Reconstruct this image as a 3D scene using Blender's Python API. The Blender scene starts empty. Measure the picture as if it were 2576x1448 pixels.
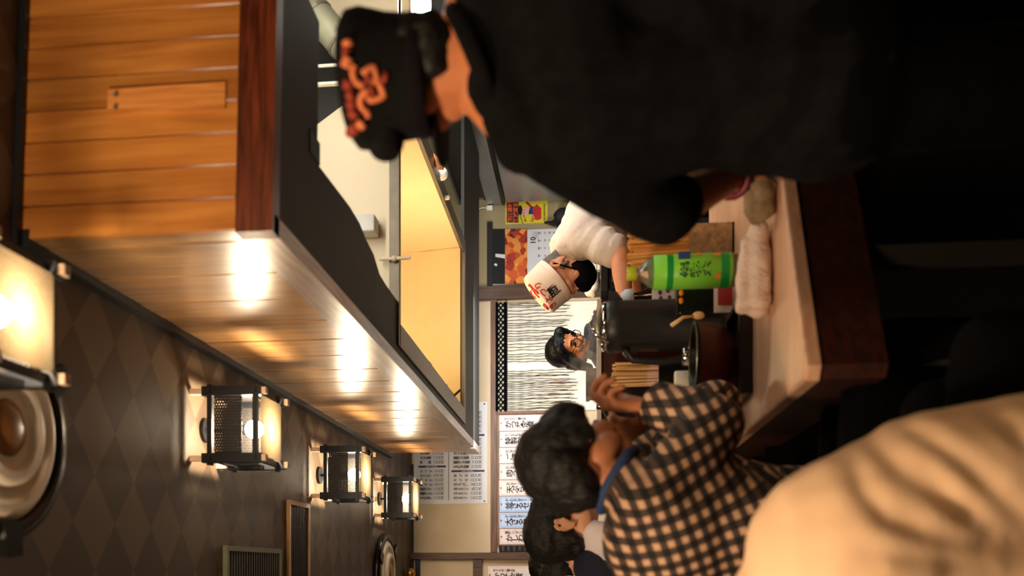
import bpy, bmesh, math, random
from mathutils import Vector, Matrix, noise
random.seed(7)
S = bpy.context.scene
COL = S.collection
PI = math.pi

# ------------------------------------------------------------------ camera
# The photograph is a sideways (90 degree) off-centre crop: world up points to image left.
FPX, PPX, PPY = 2300.0, 1212.0, 1432.0
PITCH = math.atan((1477 - PPX) / FPX)
CAM = Vector((0, 0, 1.30))
Fw = Vector((0, math.cos(PITCH), math.sin(PITCH)))
Dn = Vector((0, math.sin(PITCH), -math.cos(PITCH)))
Rt = Vector((1, 0, 0))
cd = bpy.data.cameras.new('camera')
cam = bpy.data.objects.new('camera', cd)
COL.objects.link(cam)
m = Matrix((Dn, Rt, -Fw)).transposed().to_4x4()
m.translation = CAM
cam.matrix_world = m
cd.sensor_width = 36
cd.lens = FPX * 36 / 2576
cd.shift_x = (1288 - PPX) / 2576
cd.shift_y = (PPY - 724) / 2576
cd.clip_start = 0.05
cd.dof.use_dof = True
cd.dof.focus_distance = 4.4
cd.dof.aperture_fstop = 2.3
S.camera = cam
S.view_settings.view_transform = 'Standard'
S.view_settings.look = 'None'
S.view_settings.gamma = 1
S.view_settings.use_curve_mapping = False
S.view_settings.exposure = 0.0

# ------------------------------------------------------------------ world and room lights
w = bpy.data.worlds.new('world')
S.world = w
w.use_nodes = True
w.node_tree.nodes['Background'].inputs[0].default_value = (1, .8, .6, 1)
w.node_tree.nodes['Background'].inputs[1].default_value = 0.01
BULB_W = 560.0        # radiance of the lantern bulbs
TUBE_W = 42.0         # radiance of the kitchen tubes


def area(name, loc, target, size, power, col, sy=None):
    l = bpy.data.lights.new(name, 'AREA')
    l.energy = power
    l.color = col
    l.size = size
    if sy:
        l.shape = 'RECTANGLE'
        l.size_y = sy
    o = bpy.data.objects.new(name, l)
    COL.objects.link(o)
    o.location = loc
    o.rotation_euler = (Vector(target) - Vector(loc)).to_track_quat('-Z', 'Y').to_euler()
    return o


area('dining_room_light', (-.75, .5, 2.46), (.1, 1.5, .9), .4, 50, (1, .72, .46))
area('entrance_light', (1.1, -.7, 2.46), (1.0, 1.9, 2.1), .35, 26, (1, .66, .36))
area('kitchen_light', (2.3, 3.6, 2.35), (1.2, 5.6, 1.2), .8, 42, (1, .95, .86))
area('curtain_fill_light', (1.15, 5.3, 1.93), (1.15, 6.5, 1.35), .9, 26, (1, .95, .86), .1)  # added unseen fill under the canopy, brightens the screen behind the strings


# ------------------------------------------------------------------ pixel helpers (2576 x 1448 frame)
def ray(px, py):
    return Fw * FPX + Dn * (px - PPX) + Rt * (PPY - py)


def P(px, py, Y):
    r = ray(px, py)
    return CAM + r * (Y / r.y)


def Pz(px, py, z):
    r = ray(px, py)
    return CAM + r * ((z - CAM.z) / r.z)


# ------------------------------------------------------------------ materials
MATS = {}


def nodes_of(name):
    mt = bpy.data.materials.new(name)
    mt.use_nodes = True
    nt = mt.node_tree
    return mt, nt, nt.nodes['Principled BSDF']


def srgb(c):
    return tuple(((v / 255) / 12.92 if v / 255 <= .04045 else ((v / 255 + .055) / 1.055) ** 2.4) for v in c) + (1,)


def mat(name, col, rough=.6, metal=0, var=.12, scale=12, bump=.0, bscale=60, spec=.5, trans=0, coat=0, stretch=(1, 1, 1), ior=1.45, alpha=1):
    """noise-mottled procedural surface"""
    if name in MATS:
        return MATS[name]
    mt, nt, b = nodes_of(name)
    c = srgb(col)
    tc = nt.nodes.new('ShaderNodeTexCoord')
    mp = nt.nodes.new('ShaderNodeMapping')
    mp.inputs['Scale'].default_value = stretch
    nt.links.new(tc.outputs['Object'], mp.inputs[0])
    n = nt.nodes.new('ShaderNodeTexNoise')
    n.inputs['Scale'].default_value = scale
    n.inputs['Detail'].default_value = 5
    nt.links.new(mp.outputs[0], n.inputs['Vector'])
    r = nt.nodes.new('ShaderNodeValToRGB')
    r.color_ramp.elements[0].position = .3
    r.color_ramp.elements[1].position = .7
    r.color_ramp.elements[0].color = tuple(v * (1 - var) for v in c[:3]) + (1,)
    r.color_ramp.elements[1].color = tuple(min(1, v * (1 + var)) for v in c[:3]) + (1,)
    nt.links.new(n.outputs['Fac'], r.inputs[0])
    nt.links.new(r.outputs[0], b.inputs['Base Color'])
    b.inputs['Roughness'].default_value = rough
    b.inputs['Metallic'].default_value = metal
    b.inputs['Specular IOR Level'].default_value = spec
    b.inputs['Transmission Weight'].default_value = trans
    b.inputs['IOR'].default_value = ior
    b.inputs['Coat Weight'].default_value = coat
    b.inputs['Alpha'].default_value = alpha
    if bump:
        n2 = nt.nodes.new('ShaderNodeTexNoise')
        n2.inputs['Scale'].default_value = bscale
        n2.inputs['Detail'].default_value = 4
        nt.links.new(mp.outputs[0], n2.inputs['Vector'])
        bp = nt.nodes.new('ShaderNodeBump')
        bp.inputs['Strength'].default_value = bump
        bp.inputs['Distance'].default_value = .01
        nt.links.new(n2.outputs['Fac'], bp.inputs['Height'])
        nt.links.new(bp.outputs[0], b.inputs['Normal'])
    MATS[name] = mt
    return mt


def wood(name, dark, light, axis='Z', rough=.3, scale=6, coat=.0, spec=.5):
    """grain stretched along one axis, tone changing from piece to piece"""
    if name in MATS:
        return MATS[name]
    mt, nt, b = nodes_of(name)
    tc = nt.nodes.new('ShaderNodeTexCoord')
    mp = nt.nodes.new('ShaderNodeMapping')
    st = {'X': (.8, 14, 14), 'Y': (14, .8, 14), 'Z': (14, 14, .8)}[axis]
    mp.inputs['Scale'].default_value = st
    nt.links.new(tc.outputs['Object'], mp.inputs[0])
    oi = nt.nodes.new('ShaderNodeObjectInfo')
    ad = nt.nodes.new('ShaderNodeVectorMath')
    ad.operation = 'MULTIPLY_ADD'
    ad.inputs[1].default_value = (37, 17, 29)
    nt.links.new(oi.outputs['Random'], ad.inputs[0])
    nt.links.new(mp.outputs[0], ad.inputs[2])
    n = nt.nodes.new('ShaderNodeTexNoise')
    n.inputs['Scale'].default_value = scale
    n.inputs['Detail'].default_value = 6
    n.inputs['Distortion'].default_value = .6
    nt.links.new(ad.outputs[0], n.inputs['Vector'])
    r = nt.nodes.new('ShaderNodeValToRGB')
    r.color_ramp.elements[0].position = .32
    r.color_ramp.elements[1].position = .68
    r.color_ramp.elements[0].color = srgb(dark)
    r.color_ramp.elements[1].color = srgb(light)
    nt.links.new(n.outputs['Fac'], r.inputs[0])
    hs = nt.nodes.new('ShaderNodeHueSaturation')
    mr = nt.nodes.new('ShaderNodeMapRange')
    mr.inputs['To Min'].default_value = .82
    mr.inputs['To Max'].default_value = 1.15
    nt.links.new(oi.outputs['Random'], mr.inputs['Value'])
    nt.links.new(mr.outputs[0], hs.inputs['Value'])
    nt.links.new(r.outputs[0], hs.inputs['Color'])
    nt.links.new(hs.outputs[0], b.inputs['Base Color'])
    b.inputs['Roughness'].default_value = rough
    b.inputs['Coat Weight'].default_value = coat
    b.inputs['Coat Roughness'].default_value = .25
    b.inputs['Specular IOR Level'].default_value = spec
    bp = nt.nodes.new('ShaderNodeBump')
    bp.inputs['Strength'].default_value = .12
    bp.inputs['Distance'].default_value = .004
    nt.links.new(n.outputs['Fac'], bp.inputs['Height'])
    nt.links.new(bp.outputs[0], b.inputs['Normal'])
    MATS[name] = mt
    return mt


def emit(name, col, strength):
    if name in MATS:
        return MATS[name]
    mt, nt, b = nodes_of(name)
    b.inputs['Base Color'].default_value = srgb(col)
    b.inputs['Emission Color'].default_value = srgb(col)
    b.inputs['Emission Strength'].default_value = strength
    MATS[name] = mt
    return mt


def mathn(nt, op, a, b=None):
    n = nt.nodes.new('ShaderNodeMath')
    n.operation = op
    for i, v in enumerate((a, b)):
        if v is None:
            continue
        if isinstance(v, (int, float)):
            n.inputs[i].default_value = v
        else:
            nt.links.new(v, n.inputs[i])
    return n.outputs[0]


def diamonds(name, c1, c2, c3, lx, ly):
    """argyle paper: diamond cells in two tones, a few tinted"""
    mt, nt, b = nodes_of(name)
    tc = nt.nodes.new('ShaderNodeTexCoord')
    sx = nt.nodes.new('ShaderNodeSeparateXYZ')
    nt.links.new(tc.outputs['Object'], sx.inputs[0])
    u = mathn(nt, 'DIVIDE', sx.outputs[0], lx)
    v = mathn(nt, 'DIVIDE', sx.outputs[1], ly)
    a = mathn(nt, 'FLOOR', mathn(nt, 'ADD', u, v))
    c = mathn(nt, 'FLOOR', mathn(nt, 'SUBTRACT', u, v))
    par = mathn(nt, 'ABSOLUTE', mathn(nt, 'MODULO', mathn(nt, 'ADD', a, c), 2))
    cv = nt.nodes.new('ShaderNodeCombineXYZ')
    nt.links.new(a, cv.inputs[0])
    nt.links.new(c, cv.inputs[1])
    wn = nt.nodes.new('ShaderNodeTexWhiteNoise')
    nt.links.new(cv.outputs[0], wn.inputs['Vector'])
    m1 = nt.nodes.new('ShaderNodeMix')
    m1.data_type = 'RGBA'
    m1.inputs[6].default_value = srgb(c1)
    m1.inputs[7].default_value = srgb(c2)
    fac = mathn(nt, 'MULTIPLY_ADD', wn.outputs['Value'], .35)
    nt.nodes[-1].inputs[2].default_value = 0
    nt.links.new(par, nt.nodes[-1].inputs[2])
    nt.links.new(fac, m1.inputs[0])
    m2 = nt.nodes.new('ShaderNodeMix')
    m2.data_type = 'RGBA'
    m2.inputs[7].default_value = srgb(c3)
    nt.links.new(m1.outputs[2], m2.inputs[6])
    nt.links.new(mathn(nt, 'MULTIPLY', mathn(nt, 'GREATER_THAN', wn.outputs['Value'], .985), .5), m2.inputs[0])
    nt.links.new(m2.outputs[2], b.inputs['Base Color'])
    n2 = nt.nodes.new('ShaderNodeTexNoise')
    n2.inputs['Scale'].default_value = 260
    nt.links.new(tc.outputs['Object'], n2.inputs['Vector'])
    bp = nt.nodes.new('ShaderNodeBump')
    bp.inputs['Strength'].default_value = .25
    bp.inputs['Distance'].default_value = .003
    nt.links.new(n2.outputs['Fac'], bp.inputs['Height'])
    nt.links.new(bp.outputs[0], b.inputs['Normal'])
    b.inputs['Roughness'].default_value = .6
    return mt


def gingham(name, dark, mid, light, period, ang):
    mt, nt, b = nodes_of(name)
    tc = nt.nodes.new('ShaderNodeTexCoord')
    mp = nt.nodes.new('ShaderNodeMapping')
    mp.inputs['Rotation'].default_value = (0, ang, math.radians(25))
    nt.links.new(tc.outputs['Object'], mp.inputs[0])
    sx = nt.nodes.new('ShaderNodeSeparateXYZ')
    nt.links.new(mp.outputs[0], sx.inputs[0])

    def stripe(o):
        f = mathn(nt, 'FRACT', mathn(nt, 'DIVIDE', o, period))
        return mathn(nt, 'GREATER_THAN', f, .53)
    s = mathn(nt, 'ADD', stripe(sx.outputs[0]), stripe(sx.outputs[2]))
    r = nt.nodes.new('ShaderNodeValToRGB')
    r.color_ramp.interpolation = 'CONSTANT'
    r.color_ramp.elements[0].color = srgb(dark)
    r.color_ramp.elements[1].position = .75
    r.color_ramp.elements[1].color = srgb(light)
    e = r.color_ramp.elements.new(.35)
    e.color = srgb(mid)
    nt.links.new(mathn(nt, 'MULTIPLY', s, .5), r.inputs[0])
    nt.links.new(r.outputs[0], b.inputs['Base Color'])
    b.inputs['Roughness'].default_value = .85
    return mt


def weave(name, col, holes, sx=90, sz=220):
    """dark woven band, a fine procedural weave that lets some light through"""
    mt, nt, b = nodes_of(name)
    tc = nt.nodes.new('ShaderNodeTexCoord')
    sp = nt.nodes.new('ShaderNodeSeparateXYZ')
    nt.links.new(tc.outputs['Object'], sp.inputs[0])
    a = mathn(nt, 'SINE', mathn(nt, 'MULTIPLY', mathn(nt, 'ADD', sp.outputs[0], sp.outputs[1]), sx * 6.28))
    c = mathn(nt, 'SINE', mathn(nt, 'MULTIPLY', mathn(nt, 'ADD', sp.outputs[2], mathn(nt, 'MULTIPLY', sp.outputs[1], .4)), sz * 6.28))
    h = mathn(nt, 'GREATER_THAN', mathn(nt, 'MULTIPLY', a, c), holes)
    tr = nt.nodes.new('ShaderNodeBsdfTransparent')
    mx = nt.nodes.new('ShaderNodeMixShader')
    nt.links.new(h, mx.inputs[0])
    nt.links.new(b.outputs[0], mx.inputs[1])
    nt.links.new(tr.outputs[0], mx.inputs[2])
    nt.links.new(mx.outputs[0], nt.nodes['Material Output'].inputs[0])
    b.inputs['Base Color'].default_value = srgb(col)
    b.inputs['Roughness'].default_value = .7
    MATS[name] = mt
    return mt


# ------------------------------------------------------------------ geometry helpers
LOC = {}
TMP = bpy.data.scenes.new('workshop')   # scratch scene for meshing, removed at the end


def wloc(o):
    return LOC.get(o.name, Vector((0, 0, 0))) if o else Vector((0, 0, 0))


def link_mesh(name, me, mt, parent=None, origin=None, smooth=False):
    """me is in world space; origin is the world place of a top-level mesh"""
    base = wloc(parent) if parent else (Vector(origin) if origin is not None else Vector((0, 0, 0)))
    if base.length:
        me.transform(Matrix.Translation(-base))
    for x in (mt if isinstance(mt, (list, tuple)) else [mt]):
        me.materials.append(x)
    if smooth:
        for p in me.polygons:
            p.use_smooth = True
    me.name = name
    o = bpy.data.objects.new(name, me)
    COL.objects.link(o)
    if parent:
        o.parent = parent
    else:
        o.location = base
    LOC[o.name] = base
    return o


def thing(name, label, cat, loc, group=None):
    o = bpy.data.objects.new(name, None)
    o.empty_display_size = .1
    COL.objects.link(o)
    o.location = loc
    LOC[o.name] = Vector(loc)
    return tag(o, label, cat, group)


def tag(o, label=None, cat=None, group=None, kind=None):
    if label:
        o['label'] = label
    if cat:
        o['category'] = cat
    if group:
        o['group'] = group
    if kind:
        o['kind'] = kind
    return o


def copy_tree(o, delta, parent=None):
    c = o.copy()
    COL.objects.link(c)
    if parent:
        c.parent = parent
    else:
        c.location = o.location + Vector(delta)
    LOC[c.name] = LOC.get(o.name, Vector()) + Vector(delta)
    for ch in list(o.children):
        copy_tree(ch, delta, c)
    return c


def tmp_graph():
    with bpy.context.temp_override(scene=TMP, view_layer=TMP.view_layers[0]):
        return bpy.context.evaluated_depsgraph_get()


class MB:
    def __init__(self):
        self.bm = bmesh.new()

    def box(self, x0, x1, y0, y1, z0, z1, bevel=0):
        vs = [self.bm.verts.new((x, y, z)) for x in (x0, x1) for y in (y0, y1) for z in (z0, z1)]
        fs = []
        for f in ((0, 1, 3, 2), (4, 6, 7, 5), (0, 4, 5, 1), (2, 3, 7, 6), (0, 2, 6, 4), (1, 5, 7, 3)):
            fs.append(self.bm.faces.new([vs[i] for i in f]))
        if bevel:
            es = list({e for f in fs for e in f.edges})
            bmesh.ops.bevel(self.bm, geom=es, offset=bevel, segments=2, affect='EDGES', profile=.5)
        return self

    def bar(self, p0, p1, wd, ht, up=(0, 0, 1)):
        """square bar between two points"""
        p0, p1 = Vector(p0), Vector(p1)
        d = (p1 - p0).normalized()
        s = d.cross(Vector(up))
        if s.length < 1e-5:
            s = d.cross(Vector((1, 0, 0)))
        s.normalize()
        u = s.cross(d).normalized()
        q = []
        for p in (p0, p1):
            q += [self.bm.verts.new(p + s * a * wd / 2 + u * b * ht / 2) for a, b in ((-1, -1), (1, -1), (1, 1), (-1, 1))]
        for f in ((3, 2, 1, 0), (4, 5, 6, 7), (0, 1, 5, 4), (1, 2, 6, 5), (2, 3, 7, 6), (3, 0, 4, 7)):
            self.bm.faces.new([q[i] for i in f])
        return self

    def cyl(self, p0, p1, r0, r1=None, seg=16, caps=True):
        r1 = r0 if r1 is None else r1
        p0, p1 = Vector(p0), Vector(p1)
        d = (p1 - p0)
        q = d.to_track_quat('Z', 'Y')
        rings = []
        for p, r in ((p0, r0), (p1, r1)):
            rings.append([self.bm.verts.new(p + q @ Vector((math.cos(2 * PI * i / seg) * r, math.sin(2 * PI * i / seg) * r, 0))) for i in range(seg)])
        for i in range(seg):
            j = (i + 1) % seg
            self.bm.faces.new((rings[0][i], rings[0][j], rings[1][j], rings[1][i]))
        if caps:
            self.bm.faces.new(rings[0][::-1])
            self.bm.faces.new(rings[1])
        return self

    def tube(self, pts, r, seg=8, closed=False):
        pts = [Vector(p) for p in pts]
        n = len(pts)
        rr = r if isinstance(r, (list, tuple)) else [r] * n
        rings = []
        up = Vector((.123, .31, .94)).normalized()
        for i, p in enumerate(pts):
            a = pts[(i - 1) % n] if (closed or i > 0) else p
            b = pts[(i + 1) % n] if (closed or i < n - 1) else p
            d = (b - a).normalized()
            s = d.cross(up)
            if s.length < .1:
                s = d.cross(Vector((1, 0, 0)))
            s.normalize()
            t = s.cross(d)
            rings.append([self.bm.verts.new(p + (s * math.cos(2 * PI * k / seg) + t * math.sin(2 * PI * k / seg)) * rr[i]) for k in range(seg)])
        for i in range(n if closed else n - 1):
            A, B = rings[i], rings[(i + 1) % n]
            for k in range(seg):
                l = (k + 1) % seg
                self.bm.faces.new((A[k], A[l], B[l], B[k]))
        if not closed:
            self.bm.faces.new(rings[0][::-1])
            self.bm.faces.new(rings[-1])
        return self

    def lathe(self, prof, c, seg=24, axis=None):
        """prof = [(radius, height)...] about +Z (or axis) from c"""
        c = Vector(c)
        q = Vector(axis).to_track_quat('Z', 'Y') if axis is not None else Matrix.Identity(3).to_quaternion()
        rings = []
        for r, h in prof:
            if r < 1e-6:
                rings.append([self.bm.verts.new(c + q @ Vector((0, 0, h)))])
            else:
                rings.append([self.bm.verts.new(c + q @ Vector((math.cos(2 * PI * k / seg) * r, math.sin(2 * PI * k / seg) * r, h))) for k in range(seg)])
        for A, B in zip(rings, rings[1:]):
            for k in range(seg):
                l = (k + 1) % seg
                if len(A) == 1 and len(B) == 1:
                    continue
                if len(A) == 1:
                    self.bm.faces.new((A[0], B[l], B[k])[::-1])
                elif len(B) == 1:
                    self.bm.faces.new((A[k], A[l], B[0]))
                else:
                    self.bm.faces.new((A[k], A[l], B[l], B[k]))
        return self

    def ball(self, c, rad, frame=None, seg=16, rings=10):
        c = Vector(c)
        rx, ry, rz = rad if isinstance(rad, (tuple, list)) else (rad,) * 3
        mt = Matrix.Diagonal((rx, ry, rz)).to_3x3()
        if frame is not None:
            mt = frame @ mt
        nv = self.bm.verts.new
        top, bot = nv(c + mt @ Vector((0, 0, 1))), nv(c - mt @ Vector((0, 0, 1)))
        rows = []
        for i in range(1, rings):
            t = PI * i / rings
            rows.append([nv(c + mt @ Vector((math.sin(t) * math.cos(2 * PI * k / seg), math.sin(t) * math.sin(2 * PI * k / seg), math.cos(t)))) for k in range(seg)])
        fn = self.bm.faces.new
        for k in range(seg):
            l = (k + 1) % seg
            fn((top, rows[0][k], rows[0][l]))
            fn((bot, rows[-1][l], rows[-1][k]))
            for A, B in zip(rows, rows[1:]):
                fn((A[k], B[k], B[l], A[l]))
        return self

    def cap(self, p0, r0, p1, r1, seg=14):
        """round cone"""
        p0, p1 = Vector(p0), Vector(p1)
        self.ball(p0, r0, seg=seg, rings=8)
        self.ball(p1, r1, seg=seg, rings=8)
        if (p1 - p0).length > 1e-5:
            self.cyl(p0, p1, r0, r1, seg=seg)
        return self

    def chain(self, pts, rs):
        for i in range(len(pts) - 1):
            self.cap(pts[i], rs[i], pts[i + 1], rs[i + 1])
        return self

    def prism(self, pts, vec):
        """closed outline (world points) pushed along vec"""
        a = [self.bm.verts.new(p) for p in pts]
        b = [self.bm.verts.new(Vector(p) + Vector(vec)) for p in pts]
        self.bm.faces.new(a)
        self.bm.faces.new(b[::-1])
        n = len(a)
        for i in range(n):
            j = (i + 1) % n
            self.bm.faces.new((a[i], b[i], b[j], a[j]))
        return self

    def mesh(self, recalc=True):
        if recalc:
            bmesh.ops.recalc_face_normals(self.bm, faces=self.bm.faces)
        me = bpy.data.meshes.new('m')
        self.bm.to_mesh(me)
        self.bm.free()
        return me

    def build(self, name, mt, parent=None, origin=None, smooth=False):
        return link_mesh(name, self.mesh(), mt, parent, origin, smooth)

    def blend(self, name, mt, parent=None, origin=None, voxel=.008, smooth=6, warp=None):
        """union everything into one skin: voxel remesh, relax, optional displacement"""
        me = self.mesh()
        o = bpy.data.objects.new('tmp', me)
        TMP.collection.objects.link(o)
        r = o.modifiers.new('r', 'REMESH')
        r.mode = 'VOXEL'
        r.voxel_size = voxel
        s = o.modifiers.new('s', 'SMOOTH')
        s.iterations = smooth
        s.factor = .5
        dg = tmp_graph()
        me2 = bpy.data.meshes.new_from_object(o.evaluated_get(dg))
        bpy.data.objects.remove(o)
        if warp:
            nrm = [v.normal.copy() for v in me2.vertices]
            for v, nn in zip(me2.vertices, nrm):
                v.co += nn * warp(v.co)
        return link_mesh(name, me2, mt, parent, origin, True)


def text_mesh(body, size, line=1.0, extrude=0, align='CENTER'):
    cu = bpy.data.curves.new('t', 'FONT')
    cu.body = body
    cu.size = size
    cu.space_line = line
    cu.align_x = align
    cu.align_y = 'CENTER'
    cu.resolution_u = 2
    cu.offset = size * .022
    cu.extrude = extrude
    o = bpy.data.objects.new('t', cu)
    TMP.collection.objects.link(o)
    dg = tmp_graph()
    me = bpy.data.meshes.new_from_object(o.evaluated_get(dg))
    bpy.data.objects.remove(o)
    bpy.data.curves.remove(cu)
    return me


def letters(name, items, mt, parent):
    """items: (string, size, matrix, line, stretch x, stretch y) joined into one flat printed part"""
    bm = bmesh.new()
    for it in items:
        s, size, M = it[:3]
        line = it[3] if len(it) > 3 else 1.0
        me = text_mesh(s, size, line)
        me.transform(M)
        bm.from_mesh(me)
        bpy.data.meshes.remove(me)
    me = bpy.data.meshes.new('t')
    bm.to_mesh(me)
    bm.free()
    return tag(link_mesh(name, me, mt, parent), kind='stuff')


def vert(s):
    return '\n'.join(s)


def on_wall(x, z, y, sx=1, sy=1, rot=0):
    """matrix that stands a flat print up on a wall facing -Y"""
    return Matrix.Translation((x, y, z)) @ Matrix.Rotation(PI / 2, 4, 'X') @ Matrix.Rotation(rot, 4, 'Z') @ Matrix.Diagonal((sx, sy, 1, 1))


# ------------------------------------------------------------------ room shell
ZC, ZS, ZK = 2.545, 1.96, 0.88          # ceiling, soffit underside, counter top
YW = Pz(1036, 1250, ZC).y             # back wall
XL, XR, YF = -2.3, 3.1, -1.7


def W(px, py, y=None):
    p = P(px, py, YW if y is None else y)
    return p.x, p.z


M_ceil = diamonds('argyle_paper', (106, 88, 69), (76, 59, 43), (106, 66, 50), .24, .2)
M_plaster = mat('plaster', (206, 186, 158), .85, var=.06, scale=5, bump=.15, bscale=180)
M_paper = mat('kitchen_wallpaper', (160, 146, 112), .8, var=.1, scale=120, bump=.3, bscale=300)
M_dark = mat('dark_paint', (14, 14, 15), .6, var=.2)
M_black = mat('black_gloss', (12, 12, 13), .28, var=.2)
M_beam = wood('beam_wood', (58, 34, 22), (112, 70, 46), 'X', .5)
M_post = wood('post_wood', (52, 32, 22), (100, 66, 46), 'Z', .5)
M_floor = mat('floor_tile', (26, 20, 17), .6, var=.25, scale=8)
M_blue = mat('blue_black_trim', (22, 28, 36), .4)


def struct(mb, name, mt):
    return tag(mb.build(name, mt), kind='structure')


struct(MB().box(XL, XR, YF, YW + .1, -.1, 0), 'floor', M_floor)
struct(MB().box(XL, XR, YF, YW + .1, ZC, ZC + .1), 'ceiling', M_ceil)
struct(MB().box(XL, XR, YW, YW + .1, 0, ZC), 'wall_back', M_plaster)
struct(MB().box(XL - .1, XL, YF, YW + .1, 0, ZC), 'wall_left', M_plaster)
struct(MB().box(XR, XR + .1, YF, YW + .1, 0, ZC), 'wall_right', M_dark)
struct(MB().box(XL, XR, YF - .1, YF, 0, ZC), 'wall_front', M_post)

x0, z0 = W(1040, 1500)
struct(MB().box(XL, .75, YW - .03, YW, W(1041, 1300)[1], ZC), 'trim_1', M_blue)          # rail under the ceiling
a, b = W(1400, 1405), W(1400, 1389)
struct(MB().box(a[0], b[0], YW - .05, YW, 0, W(1030, 1400)[1]), 'trim_2', M_post)        # post left of the menu board
a, b = W(1400, 751), W(1400, 719)
PX0, PX1 = a[0], b[0]
struct(MB().box(PX0, PX1, YW - .05, YW, 0, ZC), 'trim_3', M_post)                         # post beside the calendar
zt, zb = W(1235, 1100)[1], W(1251, 1100)[1]
struct(MB().box(W(1240, 1388)[0], PX0, YW - .035, YW, zb, zt), 'trim_4', M_beam)          # beam over the menu strips
struct(MB().box(XL, W(1200, 1407)[0], YW - .03, YW, W(1214, 1420)[1], W(1191, 1420)[1]), 'trim_5', M_post)
struct(MB().box(XL, W(1200, 1407)[0], YW - .03, YW, W(1058, 1420)[1], W(1046, 1420)[1]), 'trim_6', M_blue)
# papered kitchen wall right of the post
struct(MB().box(PX1, XR, YW - .012, YW, 0, ZC), 'wall_back_kitchen', M_paper)
struct(MB().box(PX1, 2.45, YW - .03, YW - .012, W(1240, 600)[1], W(1226, 600)[1]), 'trim_7', M_dark)
struct(MB().box(PX1, 2.45, YW - .03, YW - .012, W(1205, 600)[1], W(1190, 600)[1]), 'trim_8', M_dark)

# ------------------------------------------------------------------ wooden canopy over the counter
C = Pz(690, 573, ZS)
R = Pz(704, -170, ZS)
L = Pz(1207, 1136, ZS)
XA = (C.x + L.x) / 2
C = Vector((XA, C.y, ZS))
M_plankF = wood('canopy_board', (172, 104, 42), (206, 138, 66), 'Z', .30, 3, coat=.5)
M_plankL = wood('canopy_side_board', (158, 112, 66), (196, 148, 94), 'Z', .30, 3, coat=.6)
M_rail = wood('canopy_rail', (66, 24, 10), (128, 58, 28), 'X', .35, coat=.3)
M_railSheen = wood('canopy_side_rail_sheen', (150, 126, 116), (196, 174, 164), 'Y', .34, coat=.5)  # rail wood with its pinkish white reflection put into the colour
can = thing('wooden_canopy', 'boxed wooden canopy of varnished boards hanging over the counter', 'canopy', (C.x, C.y, ZS))
RH = .082
u = (R - C)
u.z = 0
ulen = u.length
u.normalize()
nrm = Vector((u.y, -u.x, 0))          # towards the camera
PW = .0717
k = 0
d = 0
while d < ulen - .02:
    e = min(d + PW - .0045, ulen)
    a, b = C + u * d, C + u * e
    off = nrm * (.0008 * ((k * 7) % 3))
    pts = [Vector((q.x, q.y, ZS + RH - .01)) + off for q in (a, b)]
    t = -nrm * .016
    MB().prism([pts[0], pts[1], pts[1] + t, pts[0] + t], (0, 0, ZC - .014 - ZS - RH + .01)).build('plank', M_plankF, can)
    d += PW
    k += 1
yy = C.y + .001
k = 0
first = None
while yy < L.y - .02:
    y1 = min(yy + PW - .004, L.y)
    ex = .0008 * ((k * 5) % 3)
    MB().box(XA - ex, XA + .016, yy, y1, ZS + RH - .01, ZC - .028).build('plank', M_plankL, can)
    yy += PW
    k += 1


def along(a, b, n, out, inn, z0, z1):
    pts = [a + n * out, b + n * out, b - n * inn, a - n * inn]
    return MB().prism([Vector((q.x, q.y, z0)) for q in pts], (0, 0, z1 - z0))


nx = Vector((-1, 0, 0))
along(C - u * .012, C + u * ulen, nrm, .012, .03, ZS, ZS + RH).build('bottom_rail', M_rail, can)
along(C + Vector((0, .0, 0)), Vector((XA, L.y, 0)), nx, .012, .03, ZS, ZS + RH).build('bottom_rail', M_railSheen, can)
along(C - u * .02, C + u * ulen, nrm, .02, .02, ZC - .014, ZC - .001).build('top_rail', M_blue, can)
along(C, Vector((XA, L.y + .05, 0)), nx, .022, .02, ZC - .03, ZC - .001).build('top_rail', M_blue, can)
# black lining under the canopy, a broad lip all round the range hood
T = .02
LW = .27
ub = MB()
f0, f1 = C + u * .03 - nrm * .03, C + u * ulen - nrm * .03
g0, g1 = f0 - nrm * LW, f1 - nrm * LW
ub.prism([Vector((f0.x, f0.y, ZS + .002)), Vector((f1.x, f1.y, ZS + .002)), Vector((g1.x, g1.y, ZS + .002)), Vector((g0.x, g0.y, ZS + .002))], (0, 0, T))
lip = [(785, 395), (812, 430), (850, 480), (880, 520), (905, 562), (920, 600), (940, 640), (955, 690), (970, 715)]
inner = [Pz(a_, b_, ZS + .002) for a_, b_ in lip]
hoodY0, hoodY1 = Pz(1003, 600, ZS).y, Pz(1167, 800, ZS).y
hx0, hx1 = Pz(988, 830, ZS).x, Pz(1163, 620, ZS).x
outl = [Vector((XA + .03, f0.y + LW - .02, ZS + .002))]
poly = [Vector((XA + .03, f0.y + .01, ZS + .003)), Vector((inner[0].x, f0.y + .01, ZS + .003))] + [Vector((v.x, v.y, ZS + .002)) for v in inner] + \
       [Vector((inner[-1].x, hoodY0 - .02, ZS + .002)), Vector((hx0 - .03, hoodY0 - .02, ZS + .002)), Vector((hx0 - .03, L.y - .02, ZS + .002)), Vector((XA + .03, L.y - .02, ZS + .002))]
ub.prism(poly, (0, 0, T))
ub.box(hx0 - .03, 2.9, hoodY1 + .03, L.y - .02, ZS + .002, ZS + T)
ub.build('underside_board', M_dark, can)
bp = Pz(790, 358, ZS)
MB().box(bp.x - .035, bp.x + .02, bp.y - .03, bp.y + .05, ZS - .0, ZS + .03).build('bracket', M_black, can)
# the lining above the lip
MB().box(XA + .02, 3.0, C.y + .35, L.y, ZC - .06, ZC - .03).build('lining', M_dark, can)

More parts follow.
